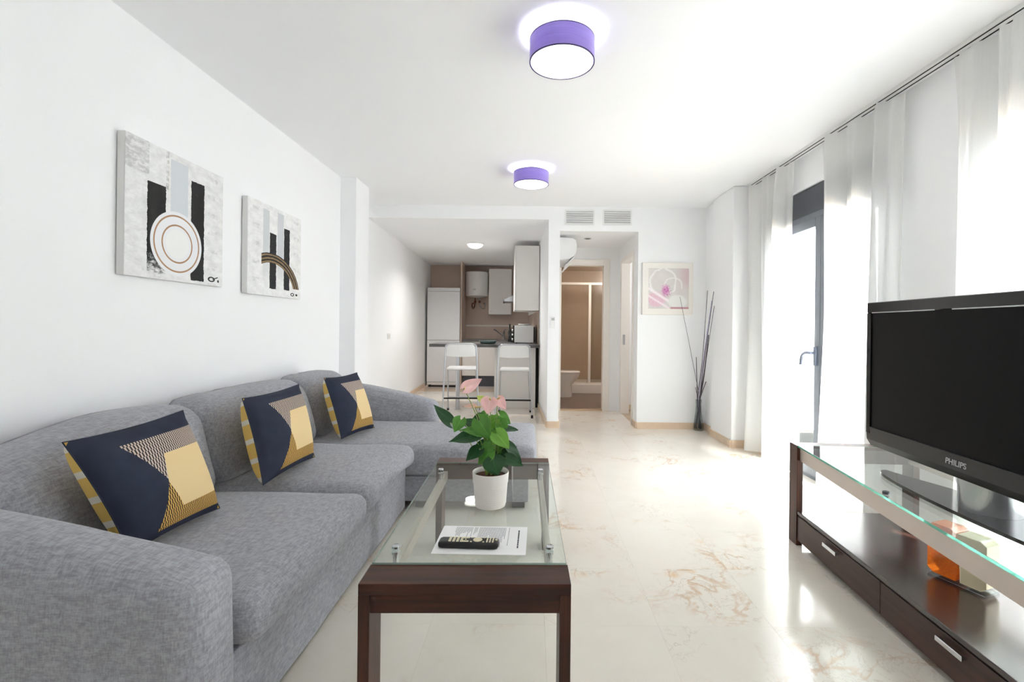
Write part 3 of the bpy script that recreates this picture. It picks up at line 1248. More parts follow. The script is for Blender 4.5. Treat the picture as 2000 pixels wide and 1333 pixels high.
# ------------------------------------------------------------------ scatter cushions
def scatter(label, TL, TR, BR, BL, th=0.075):
    TL, TR, BR, BL = map(Vector, (TL, TR, BR, BL))
    c = (BL + BR) / 2
    t = thing('scatter_cushion', label, 'cushion', c, 0, 'printed scatter cushions on the sofa')
    nrm = (TR - TL).cross(TL - BL)
    nrm.normalize()
    if nrm.x < 0:
        nrm = -nrm
    N = 28
    for side, nm, mt in ((1, 'front_cover', M['cushion']), (-1, 'back_cover', M['cushionback'])):
        b = bmnew()
        uvl = b.loops.layers.uv.new('UVMap')
        g = []
        uvs = {}
        for j in range(N + 1):
            row = []
            for i in range(N + 1):
                u, v = i / N, j / N
                a, q = 2 * u - 1, 2 * v - 1
                # sides pulled in between the corners
                uu = 0.5 + a * 0.5 * (1 - 0.055 * (1 - q * q) * abs(a) ** 2)
                vv = 0.5 + q * 0.5 * (1 - 0.055 * (1 - a * a) * abs(q) ** 2)
                p = (BL * (1 - uu) + BR * uu) * (1 - vv) + (TL * (1 - uu) + TR * uu) * vv
                pw = 0.6 if side > 0 else 0.42
                h = (th if side > 0 else th * 1.3) * max(0, (1 - abs(a) ** 2.6)) ** pw * max(0, (1 - abs(q) ** 2.6)) ** pw
                h += 0.004 * math.sin(7 * u + 3 * v + BL.y * 9) * (1 - abs(a)) * (1 - abs(q))
                vert = b.verts.new(p + nrm * h * side)
                uvs[vert] = (u, v)
                row.append(vert)
            g.append(row)
        for j in range(N):
            for i in range(N):
                f = b.faces.new((g[j][i], g[j][i + 1], g[j + 1][i + 1], g[j + 1][i]))
                for l in f.loops:
                    l[uvl].uv = uvs[l.vert]
        obj(nm, b, mt, t, smooth=True, world=True)
    bm = bmnew()
    edge = []
    for k in range(40):
        s = k / 40 * 4
        i = int(s)
        f = s - i
        crn = [BL, BR, TR, TL, BL]
        a = 2 * f - 1
        p = crn[i].lerp(crn[i + 1], f)
        mid = (BL + BR + TL + TR) / 4
        p = p + (mid - p) * 0.055 * (1 - a * a)
        edge.append(p)
    edge.append(edge[0])
    tube(bm, edge, 0.0022, 5, smooth=False)
    obj('seam', bm, M['seamnavy'], t, world=True)


M['seamnavy'] = plain('navy_seam', (44, 48, 64), 0.9)


def on_x(px, py, x):
    a, b = rel(px, py)
    return at(px, py, x / a)


scatter('largest printed cushion, nearest the front armrest of the grey sofa',
        on_x(122, 865, -1.34), on_x(357, 802, -1.36), on_x(429, 993, -1.21), on_x(254, 1082, -1.23))
scatter('middle printed navy and cream cushion leaning on the sofa back',
        on_x(473, 779, -1.325), on_x(583, 751, -1.34), on_x(614, 893, -1.165), on_x(514, 948, -1.175))
scatter('farthest printed cushion, beside the sofa chaise and rear armrest',
        on_x(633, 739, -1.35), on_x(697, 728, -1.33), on_x(731, 836, -1.13), on_x(667, 858, -1.22), 0.07)

# ------------------------------------------------------------------ coffee table
TA = R(1.0)
ct = thing('coffee_table', 'dark wood and glass coffee table in front of the sofa', 'table', (-0.192, 1.985, 0), TA)
HW, HL, TZ = 0.297, 0.648, 0.456
PT, PD = 0.032, 0.112


def portal(root, y0, y1, hw, top, apron, prefix=''):
    bm = bmnew()
    box(bm, -hw, hw, y0, y1, top - PT, top, 0.0025, 2)
    obj('end_rail', bm, M['wenge'], root)
    bm = bmnew()
    yy0, yy1 = y0 + 0.006, y1 - 0.006
    box(bm, -hw + PT, hw - PT, yy0, yy1, top - apron, top - PT, 0.001)
    obj('apron', bm, M['wenge'], root)
    for s in (-1, 1):
        bm = bmnew()
        box(bm, min(s * hw, s * (hw - PT)), max(s * hw, s * (hw - PT)), y0, y1, 0, top - PT, 0.002, 2)
        obj('leg', bm, M['wenge_z'], root)


portal(ct, -HL, -HL + PD, HW, TZ, 0.085)
portal(ct, HL - PD, HL, HW, TZ, 0.085)


def glass_slab(name, pts, z0, z1, root, edge):
    b = bmnew()
    prism(b, pts, 'z', z0, z1)
    bmesh.ops.recalc_face_normals(b, faces=b.faces)
    for f in b.faces:
        f.material_index = 0 if abs(f.normal.z) > 0.5 else 1
    return obj(name, b, [M['tabletop'], edge], root)


gy = HL - PD + 0.002
glass_slab('glass_top', [(-HW + 0.004, -gy), (HW - 0.004, -gy), (HW - 0.004, gy), (-HW + 0.004, gy)], TZ - 0.004, TZ + 0.006, ct, M['edge2'])
for s in (-1, 1):
    bm = bmnew()
    xx = s * (HW - 0.05)
    box(bm, xx - 0.012, xx + 0.012, -HL + PD, HL - PD, TZ - 0.085, TZ - 0.04, 0.002)
    obj('side_rail', bm, M['alu'], ct)
    for yy in (-HL + PD + 0.095, HL - PD - 0.14):
        bm = bmnew()
        lathe(bm, [(0.009, TZ - 0.04), (0.009, TZ - 0.006)], xx, yy, 20)
        lathe(bm, [(0.013, TZ - 0.012), (0.013, TZ - 0.0045)], xx, yy, 20)
        lathe(bm, [(0.013, TZ + 0.0065), (0.013, TZ + 0.013), (0.010, TZ + 0.015)], xx, yy, 20)
        obj('glass_stud', bm, M['chrome'], ct, smooth=True, angle=40)
GZ = TZ + 0.0062

# paper sheet, print and remote
pc = on_z(942, 1055, GZ)
sheet = thing('printed_sheet', 'white printed paper sheet lying on the glass table', 'paper', (pc.x, pc.y, GZ), R(-1.0))
obj('sheet', B(-0.1485, 0.1485, -0.105, 0.105, 0.0002, 0.0012), M['paper'], sheet)
bm = bmnew()
rr = random.Random(4)
# text runs across the sheet's short side; lines are stacked along its length
x = -0.10
while x < 0.085:
    if rr.random() < 0.88:
        y1 = 0.095
        y0 = y1 - rr.uniform(0.03, 0.075) if x < -0.01 else y1 - rr.uniform(0.06, 0.16)
        y = y1
        while y > y0:
            w = rr.uniform(0.004, 0.012)
            box(bm, x, x + 0.0016, max(y - w, -0.098), y, 0.0013, 0.00145)
            y -= w + 0.0018
    x += 0.0043
obj('text', bm, M['ink'], sheet)['kind'] = 'stuff'
bm = bmnew()
y = 0.075
while y > -0.06:
    w = rr.uniform(0.006, 0.014)
    box(bm, 0.118, 0.1225, y - w, y, 0.0013, 0.0015)
    y -= w + 0.002
obj('heading', bm, M['ink_dark'], sheet)['kind'] = 'stuff'

rc = on_z(918, 1066, GZ + 0.004)
rem = thing('remote_control', 'black remote control with cream buttons lying on the paper sheet', 'remote', (rc.x - 0.002, rc.y, GZ + 0.0014), R(-2.2))
b = soft(-0.098, 0.094, -0.0235, 0.0235, 0, 0.021, 0.0085, (0.002, 0.0, 0.001), 10)
obj('body', b, M['black'], rem, smooth=True)


def btn(x, y, w, d, root=rem):
    bm = bmnew()
    box(bm, x - w / 2, x + w / 2, y - d / 2, y + d / 2, 0.0195, 0.0232, 0.0008)
    return obj('button', bm, M['button'], root)


for i in range(4):
    for k in range(4):
        btn(-0.062 + i * 0.0125, 0.0135 - k * 0.009, 0.0085, 0.0055)
btn(-0.012, 0.0125, 0.022, 0.007)
btn(-0.012, -0.0125, 0.022, 0.007)
btn(-0.012, 0, 0.005, 0.005)
for sx in (0.007, 0.047):
    for sy in (0.0145, -0.0145):
        btn(sx, sy, 0.006, 0.005)
bm = bmnew()
lathe(bm, [(0.015, 0.0195), (0.015, 0.0228)], 0.027, 0, 24)
obj('navigation_ring', bm, M['button'], rem)
for i in range(3):
    for k in range(3):
        btn(0.058 + i * 0.0095, 0.012 - k * 0.012, 0.005, 0.009)
bm = bmnew()
lathe(bm, [(0.004, 0.0195), (0.004, 0.0228)], 0.087, 0.004, 12)
obj('power_button', bm, M['button'], rem)

# ------------------------------------------------------------------ anthurium
pp = on_z(958, 985, GZ)
PX, PY = pp.x + 0.0, 1.915
PX = at(958, 960, PY).x
plant = thing('potted_anthurium', 'potted pink anthurium in a white ribbed pot on the glass table', 'plant', (PX, PY, GZ + 0.0003))
bm = bmnew()
prof = [(0.05, 0.0), (0.0595, 0.002), (0.061, 0.01)]
for k in range(9):
    z = 0.012 + k * 0.0085
    r0 = 0.0612 + 0.0095 * (z / 0.135)
    prof += [(r0, z), (r0 + 0.0009, z + 0.003), (r0, z + 0.0075)]
prof += [(0.070, 0.095), (0.0715, 0.12), (0.0725, 0.134), (0.0715, 0.137), (0.069, 0.135), (0.0685, 0.118)]
lathe(bm, prof, n=48, cap1=False)
obj('pot', bm, M['pot'], plant, smooth=True, angle=60)
bm = bmnew()
lathe(bm, [(0.0685, 0.117), (0.05, 0.122), (0.02, 0.126), (0.002, 0.127)], n=32)
obj('soil', bm, M['soil'], plant, smooth=True)
SOIL = Vector((PX, PY, GZ + 0.122))


def leaf_mesh(base, tip, width, up, fold=0.18, droop=0.12, heart=0.28):
    """Heart-shaped blade from its stalk joint to its tip."""
    base, tip = Vector(base), Vector(tip)
    d = tip - base
    L = d.length
    d.normalize()
    up = Vector(up)
    up = (up - d * up.dot(d)).normalized()
    sd = d.cross(up)
    b = bmnew()
    uvl = b.loops.layers.uv.new('UVMap')
    NU, NV = 8, 12
    g = []
    uvs = {}
    for j in range(NV + 1):
        v = j / NV
        row = []
        for i in range(NU + 1):
            a = 2 * i / NU - 1
            wv = (math.sin(PI * min(1, v ** 0.62))) ** 0.85 * (1 - 0.25 * v)
            w = width * 0.5 * max(0.0, wv) * 1.12
            if j == 0:
                w = width * 0.16
            back = heart * L * (abs(a) ** 1.6) * (1 - v) ** 2.2
            pos = base + d * (v * L - back) + sd * (a * w)
            hgt = fold * w * abs(a) ** 1.5 - droop * L * (v ** 2) + 0.02 * L * math.sin(a * 5 + v * 7)
            pos += up * hgt
            vert = b.verts.new(pos)
            uvs[vert] = (i / NU, v)
            row.append(vert)
        g.append(row)
    for j in range(NV):
        for i in range(NU):
            f = b.faces.new((g[j][i], g[j][i + 1], g[j + 1][i + 1], g[j + 1][i]))
            for l in f.loops:
                l[uvl].uv = uvs[l.vert]
    return b


def add_leaf(bp, tp, yb, yt, width, mat, up=(0, -0.5, 0.85), name='leaf', stalk=True, root_off=None, **k):
    b0 = at(bp[0], bp[1], yb)
    t0 = at(tp[0], tp[1], yt)
    l = obj(name, leaf_mesh(b0, t0, width, up, **k), mat, plant, smooth=True, world=True)
    if stalk:
        ro = root_off or Vector((random.uniform(-0.02, 0.02), random.uniform(-0.02, 0.02), 0))
        s = SOIL + ro
        mid = s.lerp(b0, 0.55) + Vector((0, 0, 0.03))
        bm = bmnew()
        tube(bm, [s, mid, b0], 0.0021, 6, r1=0.0016)
        obj('leaf_stalk' if name == 'leaf' else 'flower_stalk', bm, M['stem'], plant, smooth=True, world=True)
    return l


D, Mm, Ll = M['leaf_d'], M['leaf_m'], M['leaf_l']
add_leaf((879, 826), (848, 788), 1.93, 1.95, 0.052, D, (0.5, -0.7, 0.3))
add_leaf((900, 820), (887, 844), 1.91, 1.88, 0.055, Mm, (0, -0.8, 0.5))
add_leaf((930, 852), (876, 859), 1.88, 1.86, 0.072, D, (0.1, -0.5, 0.85))
add_leaf((936, 879), (909, 899), 1.87, 1.84, 0.062, D, (-0.2, -0.6, 0.75))
add_leaf((930, 832), (893, 818), 1.93, 1.95, 0.05, D, (0, -0.6, 0.8))
add_leaf((952, 846), (898, 836), 1.90, 1.88, 0.06, Mm, (0, -0.55, 0.8))
add_leaf((936, 822), (957, 858), 1.90, 1.86, 0.075, Mm, (-0.25, -0.9, 0.35))
add_leaf((954, 812), (934, 832), 1.95, 1.94, 0.06, Mm, (-0.1, -0.8, 0.5))
add_leaf((966, 832), (990, 818), 1.93, 1.95, 0.062, Mm, (0.1, -0.7, 0.7))
add_leaf((962, 838), (972, 806), 1.95, 1.98, 0.05, Ll, (0, -0.9, 0.3))
add_leaf((981, 838), (1013, 838), 1.92, 1.93, 0.045, D, (0, -0.5, 0.85))
add_leaf((970, 848), (995, 876), 1.88, 1.86, 0.068, Ll, (0.25, -0.85, 0.4))
add_leaf((963, 898), (972, 930), 1.845, 1.832, 0.085, D, (0, -0.95, 0.3))
add_leaf((990, 896), (1022, 909), 1.87, 1.86, 0.05, D, (0.1, -0.75, 0.6))
add_leaf((994, 872), (1021, 904), 1.90, 1.90, 0.045, D, (0.4, -0.7, 0.5))
add_leaf((957, 884), (932, 907), 1.865, 1.85, 0.062, Mm, (-0.3, -0.8, 0.5))
add_leaf((958, 870), (937, 886), 1.88, 1.87, 0.05, Mm, (-0.2, -0.85, 0.45))
add_leaf((980, 892), (992, 914), 1.90, 1.90, 0.045, D, (0.2, -0.8, 0.5))
add_leaf((975, 865), (1000, 862), 1.94, 1.96, 0.05, D, (0.1, -0.6, 0.75))
add_leaf((972, 848), (958, 872), 1.90, 1.885, 0.05, Ll, (-0.1, -0.9, 0.4))
add_leaf((976, 812), (998, 828), 1.96, 1.96, 0.05, Mm, (0.2, -0.8, 0.5))
add_leaf((950, 878), (962, 902), 1.88, 1.865, 0.055, Mm, (0.1, -0.9, 0.4))


def flower(bp, tp, yb, yt, width, mat, up, sp=None):
    l = add_leaf(bp, tp, yb, yt, width, mat, up, 'spathe', True, None, fold=0.35, droop=-0.08, heart=0.22)
    if sp:
        bm = bmnew()
        b0 = at(bp[0], bp[1], yb)
        tube(bm, [b0, b0 + Vector(sp) * 0.5, b0 + Vector(sp)], 0.0035, 8, r1=0.0022)
        obj('spadix', bm, M['spadix'], plant, smooth=True, world=True)


for bp_, tp_, w_, mt_, up_ in (((985, 885), (1008, 872), 0.042, D, (0.2, -0.7, 0.6)), ((950, 868), (925, 872), 0.045, D, (-0.1, -0.7, 0.6)),
                            ((968, 820), (948, 838), 0.05, Ll, (0, -0.9, 0.4)), ((978, 826), (985, 852), 0.05, Mm, (0.2, -0.9, 0.3)),
                            ((960, 860), (946, 880), 0.045, Mm, (-0.1, -0.9, 0.4)), ((975, 880), (984, 904), 0.05, D, (0.1, -0.9, 0.4)),
                            ((942, 815), (918, 822), 0.045, D, (0, -0.6, 0.8)), ((966, 872), (975, 895), 0.05, Mm, (0.1, -0.9, 0.3))):
    add_leaf(bp_, tp_, 1.925, 1.915, w_, mt_, up_)
flower((907, 760), (941, 741), 1.90, 1.93, 0.05, M['spathe'], (0.35, -0.85, 0.35), (0.01, 0.02, 0.02))
flower((928, 796), (903, 796), 1.91, 1.92, 0.034, M['spathe_p'], (0, -0.3, 0.95), (0.025, -0.01, 0.003))
flower((957, 781), (952, 810), 1.89, 1.87, 0.066, M['spathe'], (0, -0.95, 0.3), (0.003, -0.03, 0.012))
flower((972, 780), (988, 801), 1.91, 1.90, 0.045, M['spathe'], (0.3, -0.9, 0.3), (0.01, -0.025, 0.01))
flower((946, 785), (931, 774), 1.93, 1.95, 0.034, M['spathe_g'], (0, -0.6, 0.8))

# ------------------------------------------------------------------ television stand
SA = R(-93.5)
O = Vector((1.456, 2.70, 0))
st = thing('tv_stand', 'dark wood and glass television stand by the window wall', 'tv stand', O, SA)
SLn, SD, SZ = 1.58, 0.64, 0.544
LW = 0.085
for x0 in (0.0, SLn - LW):
    bm = bmnew()
    box(bm, x0, x0 + LW, 0, SD, SZ - PT, SZ, 0.0025, 2)
    obj('end_rail', bm, M['wenge'], st)
    bm = bmnew()
    box(bm, x0 + 0.004, x0 + LW - 0.004, PT, SD - PT, SZ - 0.09, SZ - PT, 0.001)
    obj('apron', bm, M['wenge'], st)
    for y0 in (0, SD - PT):
        bm = bmnew()
        box(bm, x0, x0 + LW, y0, y0 + PT, 0, SZ - PT, 0.002, 2)
        obj('leg', bm, M['wenge_z'], st)
SX0, SX1 = LW, SLn - LW
bm = bmnew()
box(bm, SX0, SX1, 0.003, 0.45, 0.170, 0.190, 0.002)
obj('shelf', bm, M['wenge_y'], st)
bm = bmnew()
box(bm, SX0, SX1, 0.03, 0.44, 0.035, 0.170)
obj('drawer_carcass', bm, M['dark'], st)
xm = 0.767
for x0, x1 in ((SX0 + 0.002, xm - 0.0015), (xm + 0.0015, SX1 - 0.002)):
    bm = bmnew()
    box(bm, x0, x1, 0.005, 0.029, 0.03, 0.163, 0.0015)
    dw = obj('drawer_front', bm, M['wenge_front'], st)
    c = (x0 + x1) / 2
    bm = bmnew()
    box(bm, c - 0.055, c + 0.055, -0.016, -0.008, 0.128, 0.146, 0.002)
    box(bm, c - 0.053, c - 0.045, -0.01, 0.006, 0.133, 0.141)
    box(bm, c + 0.045, c + 0.053, -0.01, 0.006, 0.133, 0.141)
    obj('handle', bm, M['chrome'], dw)
# front and rear steel beams and the glass, whose front edge runs out towards the near end
f0, f1 = 0.012, -0.094
bm = bmnew()
prism(bm, [(LW, f0 + 0.004), (SX1, f1 + 0.004), (SX1, f1 + 0.022), (LW, f0 + 0.022)], 'z', SZ - 0.082, SZ - 0.014)
obj('front_beam', bm, M['alu'], st)
bm = bmnew()
prism(bm, [(LW, SD - 0.06), (SX1, SD - 0.06), (SX1, SD - 0.042), (LW, SD - 0.042)], 'z', SZ - 0.082, SZ - 0.014)
obj('rear_beam', bm, M['alu'], st)
glass_slab('glass_top', [(LW - 0.002, f0 - 0.008), (SX1 + 0.002, f1 - 0.008), (SX1 + 0.002, SD - 0.03), (LW - 0.002, SD - 0.03)], SZ - 0.008, SZ + 0.002, st, M['edge'])
for s in (0.545,):
    xx = LW + (SX1 - LW) * s
    yy = f0 + (f1 - f0) * s + 0.013
    bm = bmnew()
    lathe(bm, [(0.007, SZ - 0.016), (0.007, SZ - 0.0085)], xx, yy, 16)
    lathe(bm, [(0.012, SZ + 0.0025), (0.012, SZ + 0.012), (0.009, SZ + 0.0135)], xx, yy, 16)
    obj('glass_stud', bm, M['anth'], st, smooth=True, angle=40)

# ------------------------------------------------------------------ television
TV = Vector((1.474, 1.665, SZ + 0.0025))
tv = thing('television', 'black flat-screen television on the glass stand', 'television', TV, SA)
tz0, tz1, hw = 0.662 - TV.z, 1.301 - TV.z, 0.492
bm = bmnew()
box(bm, -hw, hw, 0.012, 0.055, tz0 + 0.03, tz1, 0.006, 2)
box(bm, -hw + 0.1, hw - 0.1, 0.05, 0.11, tz0 + 0.08, tz1 - 0.06, 0.02, 3)
obj('housing', bm, M['black'], tv)
sx, sz0, sz1 = hw - 0.026, tz0 + 0.088, tz1 - 0.046
bm = bmnew()
box(bm, -hw, hw, 0.0, 0.014, sz1, tz1, 0.003)
box(bm, -hw, -sx, 0.0, 0.014, sz0 - 0.03, sz1, 0.002)
box(bm, sx, hw, 0.0, 0.014, sz0 - 0.03, sz1, 0.002)
obj('bezel', bm, M['gloss'], tv)
bm = bmnew()
prism(bm, [(0.0, sz0 - 0.0), (0.03, sz0 - 0.0), (0.05, tz0 + 0.01), (0.022, tz0), (0.004, tz0 + 0.03)], 'x', -hw, hw, 0.002)
obj('speaker_strip', bm, M['chin'], tv)
bm = bmnew()
box(bm, -sx - 0.002, sx + 0.002, 0.006, 0.013, sz0 - 0.002, sz1 + 0.002)
obj('screen', bm, M['screen'], tv)
bm = bmnew()
box(bm, -sx + 0.01, -0.10, -0.0015, 0.001, sz1 - 0.0015, sz1 + 0.0025)
box(bm, -0.02, sx - 0.01, -0.0015, 0.001, sz1 - 0.0015, sz1 + 0.0025)
obj('trim_line', bm, M['steel'], tv)


def text_mesh(txt, size, extrude=0.0004):
    cu = bpy.data.curves.new('lettering', 'FONT')
    cu.body = txt
    cu.size = size
    cu.extrude = extrude
    cu.align_x = 'CENTER'
    cu.align_y = 'CENTER'
    cu.offset = size * 0.012
    o = bpy.data.objects.new('lettering', cu)
    COL.objects.link(o)
    dg = bpy.context.evaluated_depsgraph_get()
    me = bpy.data.meshes.new_from_object(o.evaluated_get(dg))
    bpy.data.objects.remove(o)
    bm = bmnew()
    bm.from_mesh(me)
    bpy.data.meshes.remove(me)
    return bm


bm = text_mesh('PHILIPS', 0.028)
bmesh.ops.transform(bm, matrix=Matrix.Translation((0.0, 0.0006, sz0 - 0.033)) @ Matrix.Rotation(R(86), 4, 'X'), verts=bm.verts)
obj('lettering', bm, M['signal'], tv)
# wing-shaped foot
bm = bmnew()
N = 24
poly = []
for k in range(N + 1):
    a = PI * k / N
    poly.append((-0.47 * math.cos(a), -0.005 - 0.085 * math.sin(a) ** 0.8 + 0.075))
for k in range(N + 1):
    a = PI * k / N
    poly.append((0.47 * math.cos(a), 0.078 + 0.13 * math.sin(a) ** 3))
prism(bm, poly, 'z', 0.0, 0.012)
obj('foot', bm, M['gloss'], tv)
bm = bmnew()
lathe(bm, [(0.086, 0.0122), (0.086, 0.085), (0.09, 0.10), (0.09, tz0 + 0.02)], 0.0, 0.115, 40)
obj('neck', bm, M['steel'], tv, smooth=True, angle=40)
bm = bmnew()
box(bm, -0.05, 0.05, 0.09, 0.14, 0.05, tz0 + 0.12)
obj('neck_bracket', bm, M['black'], tv)
bm = bmnew()
tube(bm, [(0.06, 0.19, tz0 + 0.1), (0.05, 0.42, 0.10), (0.06, 0.55, 0.05), (0.08, 0.575, -0.08), (0.02, 0.575, -0.30), (0.10, 0.54, -0.48), (0.2, 0.50, -0.535)], 0.004, 6)
obj('cable', bm, M['black'], tv, smooth=True)

# ------------------------------------------------------------------ glass ornament on the stand's shelf
oc = (on_z(1815, 1121, 0.19) + on_z(1921, 1167, 0.19)) / 2
dirv = on_z(1921, 1167, 0.19) - on_z(1815, 1121, 0.19)
oa = math.atan2(dirv.y, dirv.x)
orn = thing('glass_ornament', 'orange and cream glass vase block on the television stand shelf', 'ornament', (oc.x, oc.y, 0.1905), oa)
W = dirv.length / 2 * 1.1
n_ = 0.085
bm = bmnew()
box(bm, -W, W, 0.0, n_, 0.0, 0.012, 0.005, 2)
obj('clear_foot', bm, M['vaseglass'], orn)
bm = bmnew()
prism(bm, [(-W, 0.03), (-W + 0.02, 0.0125), (0.0, 0.0125), (0.012, 0.05), (0.0, 0.2), (-0.02, 0.212), (-W + 0.015, 0.212), (-W, 0.19)], 'y', 0.0, n_, 0.004)
obj('amber_block', bm, M['amber'], orn)
bm = bmnew()
prism(bm, [(0.013, 0.0125), (W - 0.02, 0.0125), (W, 0.03), (W, 0.185), (W - 0.02, 0.20), (0.002, 0.20), (0.013, 0.05)], 'y', 0.0, n_, 0.006)
obj('cream_block', bm, M['creamglass'], orn)


# ------------------------------------------------------------------ pictures
def uvquad(bm, pts, uvs=((0, 0), (1, 0), (1, 1), (0, 1))):
    uvl = bm.loops.layers.uv.verify()
    f = bm.faces.new([bm.verts.new(p) for p in pts])
    for l, q in zip(f.loops, uvs):
        l[uvl].uv = q


def canvas(label, ynear, yfar, z0, z1, mat, xw):
    xf = xw + 0.038
    t = thing('canvas_painting', label, 'painting', (xw, (ynear + yfar) / 2, z0))
    bm = bmnew()
    box(bm, xw + 0.002, xf, ynear, yfar, z0, z1, 0.003)
    obj('stretcher', bm, M['canvas'], t, world=True)
    bm = bmnew()
    uvquad(bm, [(xf + 0.0006, ynear + 0.001, z0 + 0.001), (xf + 0.0006, yfar - 0.001, z0 + 0.001), (xf + 0.0006, yfar - 0.001, z1 - 0.001), (xf + 0.0006, ynear + 0.001, z1 - 0.001)])
    obj('painted_face', bm, mat, t, world=True)


xl = -1.872
a = on_x(244, 270, xl + 0.04)
b_ = on_x(436, 350, xl + 0.04)
canvas('large canvas with a ringed circle and two black bars on the left wall', a.y, b_.y, 1.393, 2.04, M['art1'], -1.870)
a = on_x(484, 393, xl + 0.047)
b_ = on_x(588, 432, xl + 0.047)
canvas('canvas with a dark arc over two black bars, farther along the left wall', a.y, b_.y, 1.375, 2.0, M['art2'], -1.863)

a, b_ = at(1255, 513, YF - 0.03), at(1353, 616, YF - 0.03)
fp = thing('flower_picture', 'square cream framed picture of a pink flower on the far wall', 'picture', ((a.x + b_.x) / 2, YF, b_.z))
bm = bmnew()
box(bm, a.x, b_.x, YF - 0.035, YF - 0.001, b_.z, a.z, 0.003)
obj('frame', bm, M['cream'], fp, world=True)
bm = bmnew()
for q in ((a.x + 0.004, a.x + 0.012, b_.z + 0.004, a.z - 0.004), (b_.x - 0.012, b_.x - 0.004, b_.z + 0.004, a.z - 0.004)):
    box(bm, q[0], q[1], YF - 0.038, YF - 0.034, q[2], q[3])
for q in ((b_.z + 0.004, b_.z + 0.012), (a.z - 0.012, a.z - 0.004)):
    box(bm, a.x + 0.012, b_.x - 0.012, YF - 0.038, YF - 0.034, q[0], q[1])
obj('frame_lip', bm, M['cream'], fp, world=True)
bm = bmnew()
c0, c1 = at(1267, 524, YF - 0.036), at(1345, 604, YF - 0.036)
yy = YF - 0.0362
uvquad(bm, [(c0.x, yy, c1.z), (c1.x, yy, c1.z), (c1.x, yy, c0.z), (c0.x, yy, c0.z)])
obj('print', bm, M['art3'], fp, world=True)

M['displaygrey'] = plain('grey_display', (176, 180, 180), 0.4)
# ------------------------------------------------------------------ vents, air conditioner, controls
for px0, px1, lab in ((1106, 1158, 'white louvred air vent above the hall, the one nearer the kitchen'),
                      (1180, 1231, 'white louvred air vent above the hall, the one nearer the flower picture')):
    a, b_ = at(px0, 413, YF), at(px1, 438, YF)
    v = thing('air_vent', lab, 'vent', ((a.x + b_.x) / 2, YF, b_.z), 0, 'louvred vents above the hall')
    bm = bmnew()
    e = 0.018
    box(bm, a.x - e, a.x, YF - 0.008, YF - 0.0005, b_.z - e, a.z + e)
    box(bm, b_.x, b_.x + e, YF - 0.008, YF - 0.0005, b_.z - e, a.z + e)
    box(bm, a.x, b_.x, YF - 0.008, YF - 0.0005, a.z, a.z + e)
    box(bm, a.x, b_.x, YF - 0.008, YF - 0.0005, b_.z - e, b_.z)
    obj('frame', bm, M['white'], v, world=True)
    obj('duct_shade_sheet', B(a.x, b_.x, YF - 0.002, YF - 0.0004, b_.z, a.z), M['displaygrey'], v, world=True)  # flat grey sheet, its colour stands for the shade between the slats
    nsl = 6
    for k in range(nsl):
        z = b_.z + (a.z - b_.z) * (k + 0.42) / nsl
        bm = bmnew()
        box(bm, a.x, b_.x, -0.0115, 0.0115, -0.0011, 0.0011, mat=Matrix.Translation((0, YF - 0.0085, z - 0.004)) @ Matrix.Rotation(R(58), 4, 'X'))
        obj('slat', bm, M['white'], v, world=True)

a = at(1127, 464, 5.85)
ac = thing('air_conditioner', 'white wall-mounted air conditioner at the hall entrance', 'air conditioner', (0.313, 5.85, a.z - 0.3))
zt = a.z
x0, x1 = 0.3145, a.x
w = x1 - x0
prof = [(x0, zt), (x1 - 0.05, zt - 0.008), (x1 - 0.012, zt - 0.035), (x1, zt - 0.09), (x1 - 0.004, zt - 0.17), (x1 - 0.03, zt - 0.225), (x1 - 0.09, zt - 0.262), (x0, zt - 0.278)]
bm = bmnew()
prism(bm, prof, 'y', 5.85, 6.65, 0.004)
obj('housing', bm, M['whiteplastic'], ac, world=True)
bm = bmnew()
prism(bm, [(x1 - 0.03, zt - 0.227), (x1 - 0.025, zt - 0.237), (x1 - 0.13, zt - 0.345), (x1 - 0.138, zt - 0.337)], 'y', 5.87, 6.63)
obj('air_flap', bm, M['whiteplastic'], ac, world=True)

a, b_ = at(1075, 618, YF), at(1085, 641, YF)
rc = thing('wall_remote', 'white air conditioning remote in its holder on the pier', 'remote', ((a.x + b_.x) / 2, YF, b_.z))
bm = bmnew()
box(bm, a.x, b_.x, YF - 0.018, YF - 0.001, b_.z, a.z, 0.004, 2)
obj('body', bm, M['whiteplastic'], rc, world=True)
obj('display', B(a.x + 0.012, b_.x - 0.014, YF - 0.0195, YF - 0.0175, a.z - 0.05, a.z - 0.02), M['displaygrey'], rc, world=True)
a = on_x(757, 657, -2.0)
sw = thing('light_switch', 'white switch plate on the kitchen side wall', 'switch', (KL(a.y), a.y, a.z))
bm = bmnew()
box(bm, KL(a.y) - 0.002, KL(a.y) + 0.010, a.y - 0.07, a.y + 0.07, a.z - 0.04, a.z + 0.04, 0.002)
obj('plate', bm, M['whiteplastic'], sw, world=True)
for dy in (-0.032, 0.032):
    obj('rocker', B(KL(a.y) + 0.009, KL(a.y) + 0.014, a.y + dy - 0.026, a.y + dy + 0.026, a.z - 0.027, a.z + 0.027, bev=0.001), M['white'], sw, world=True)

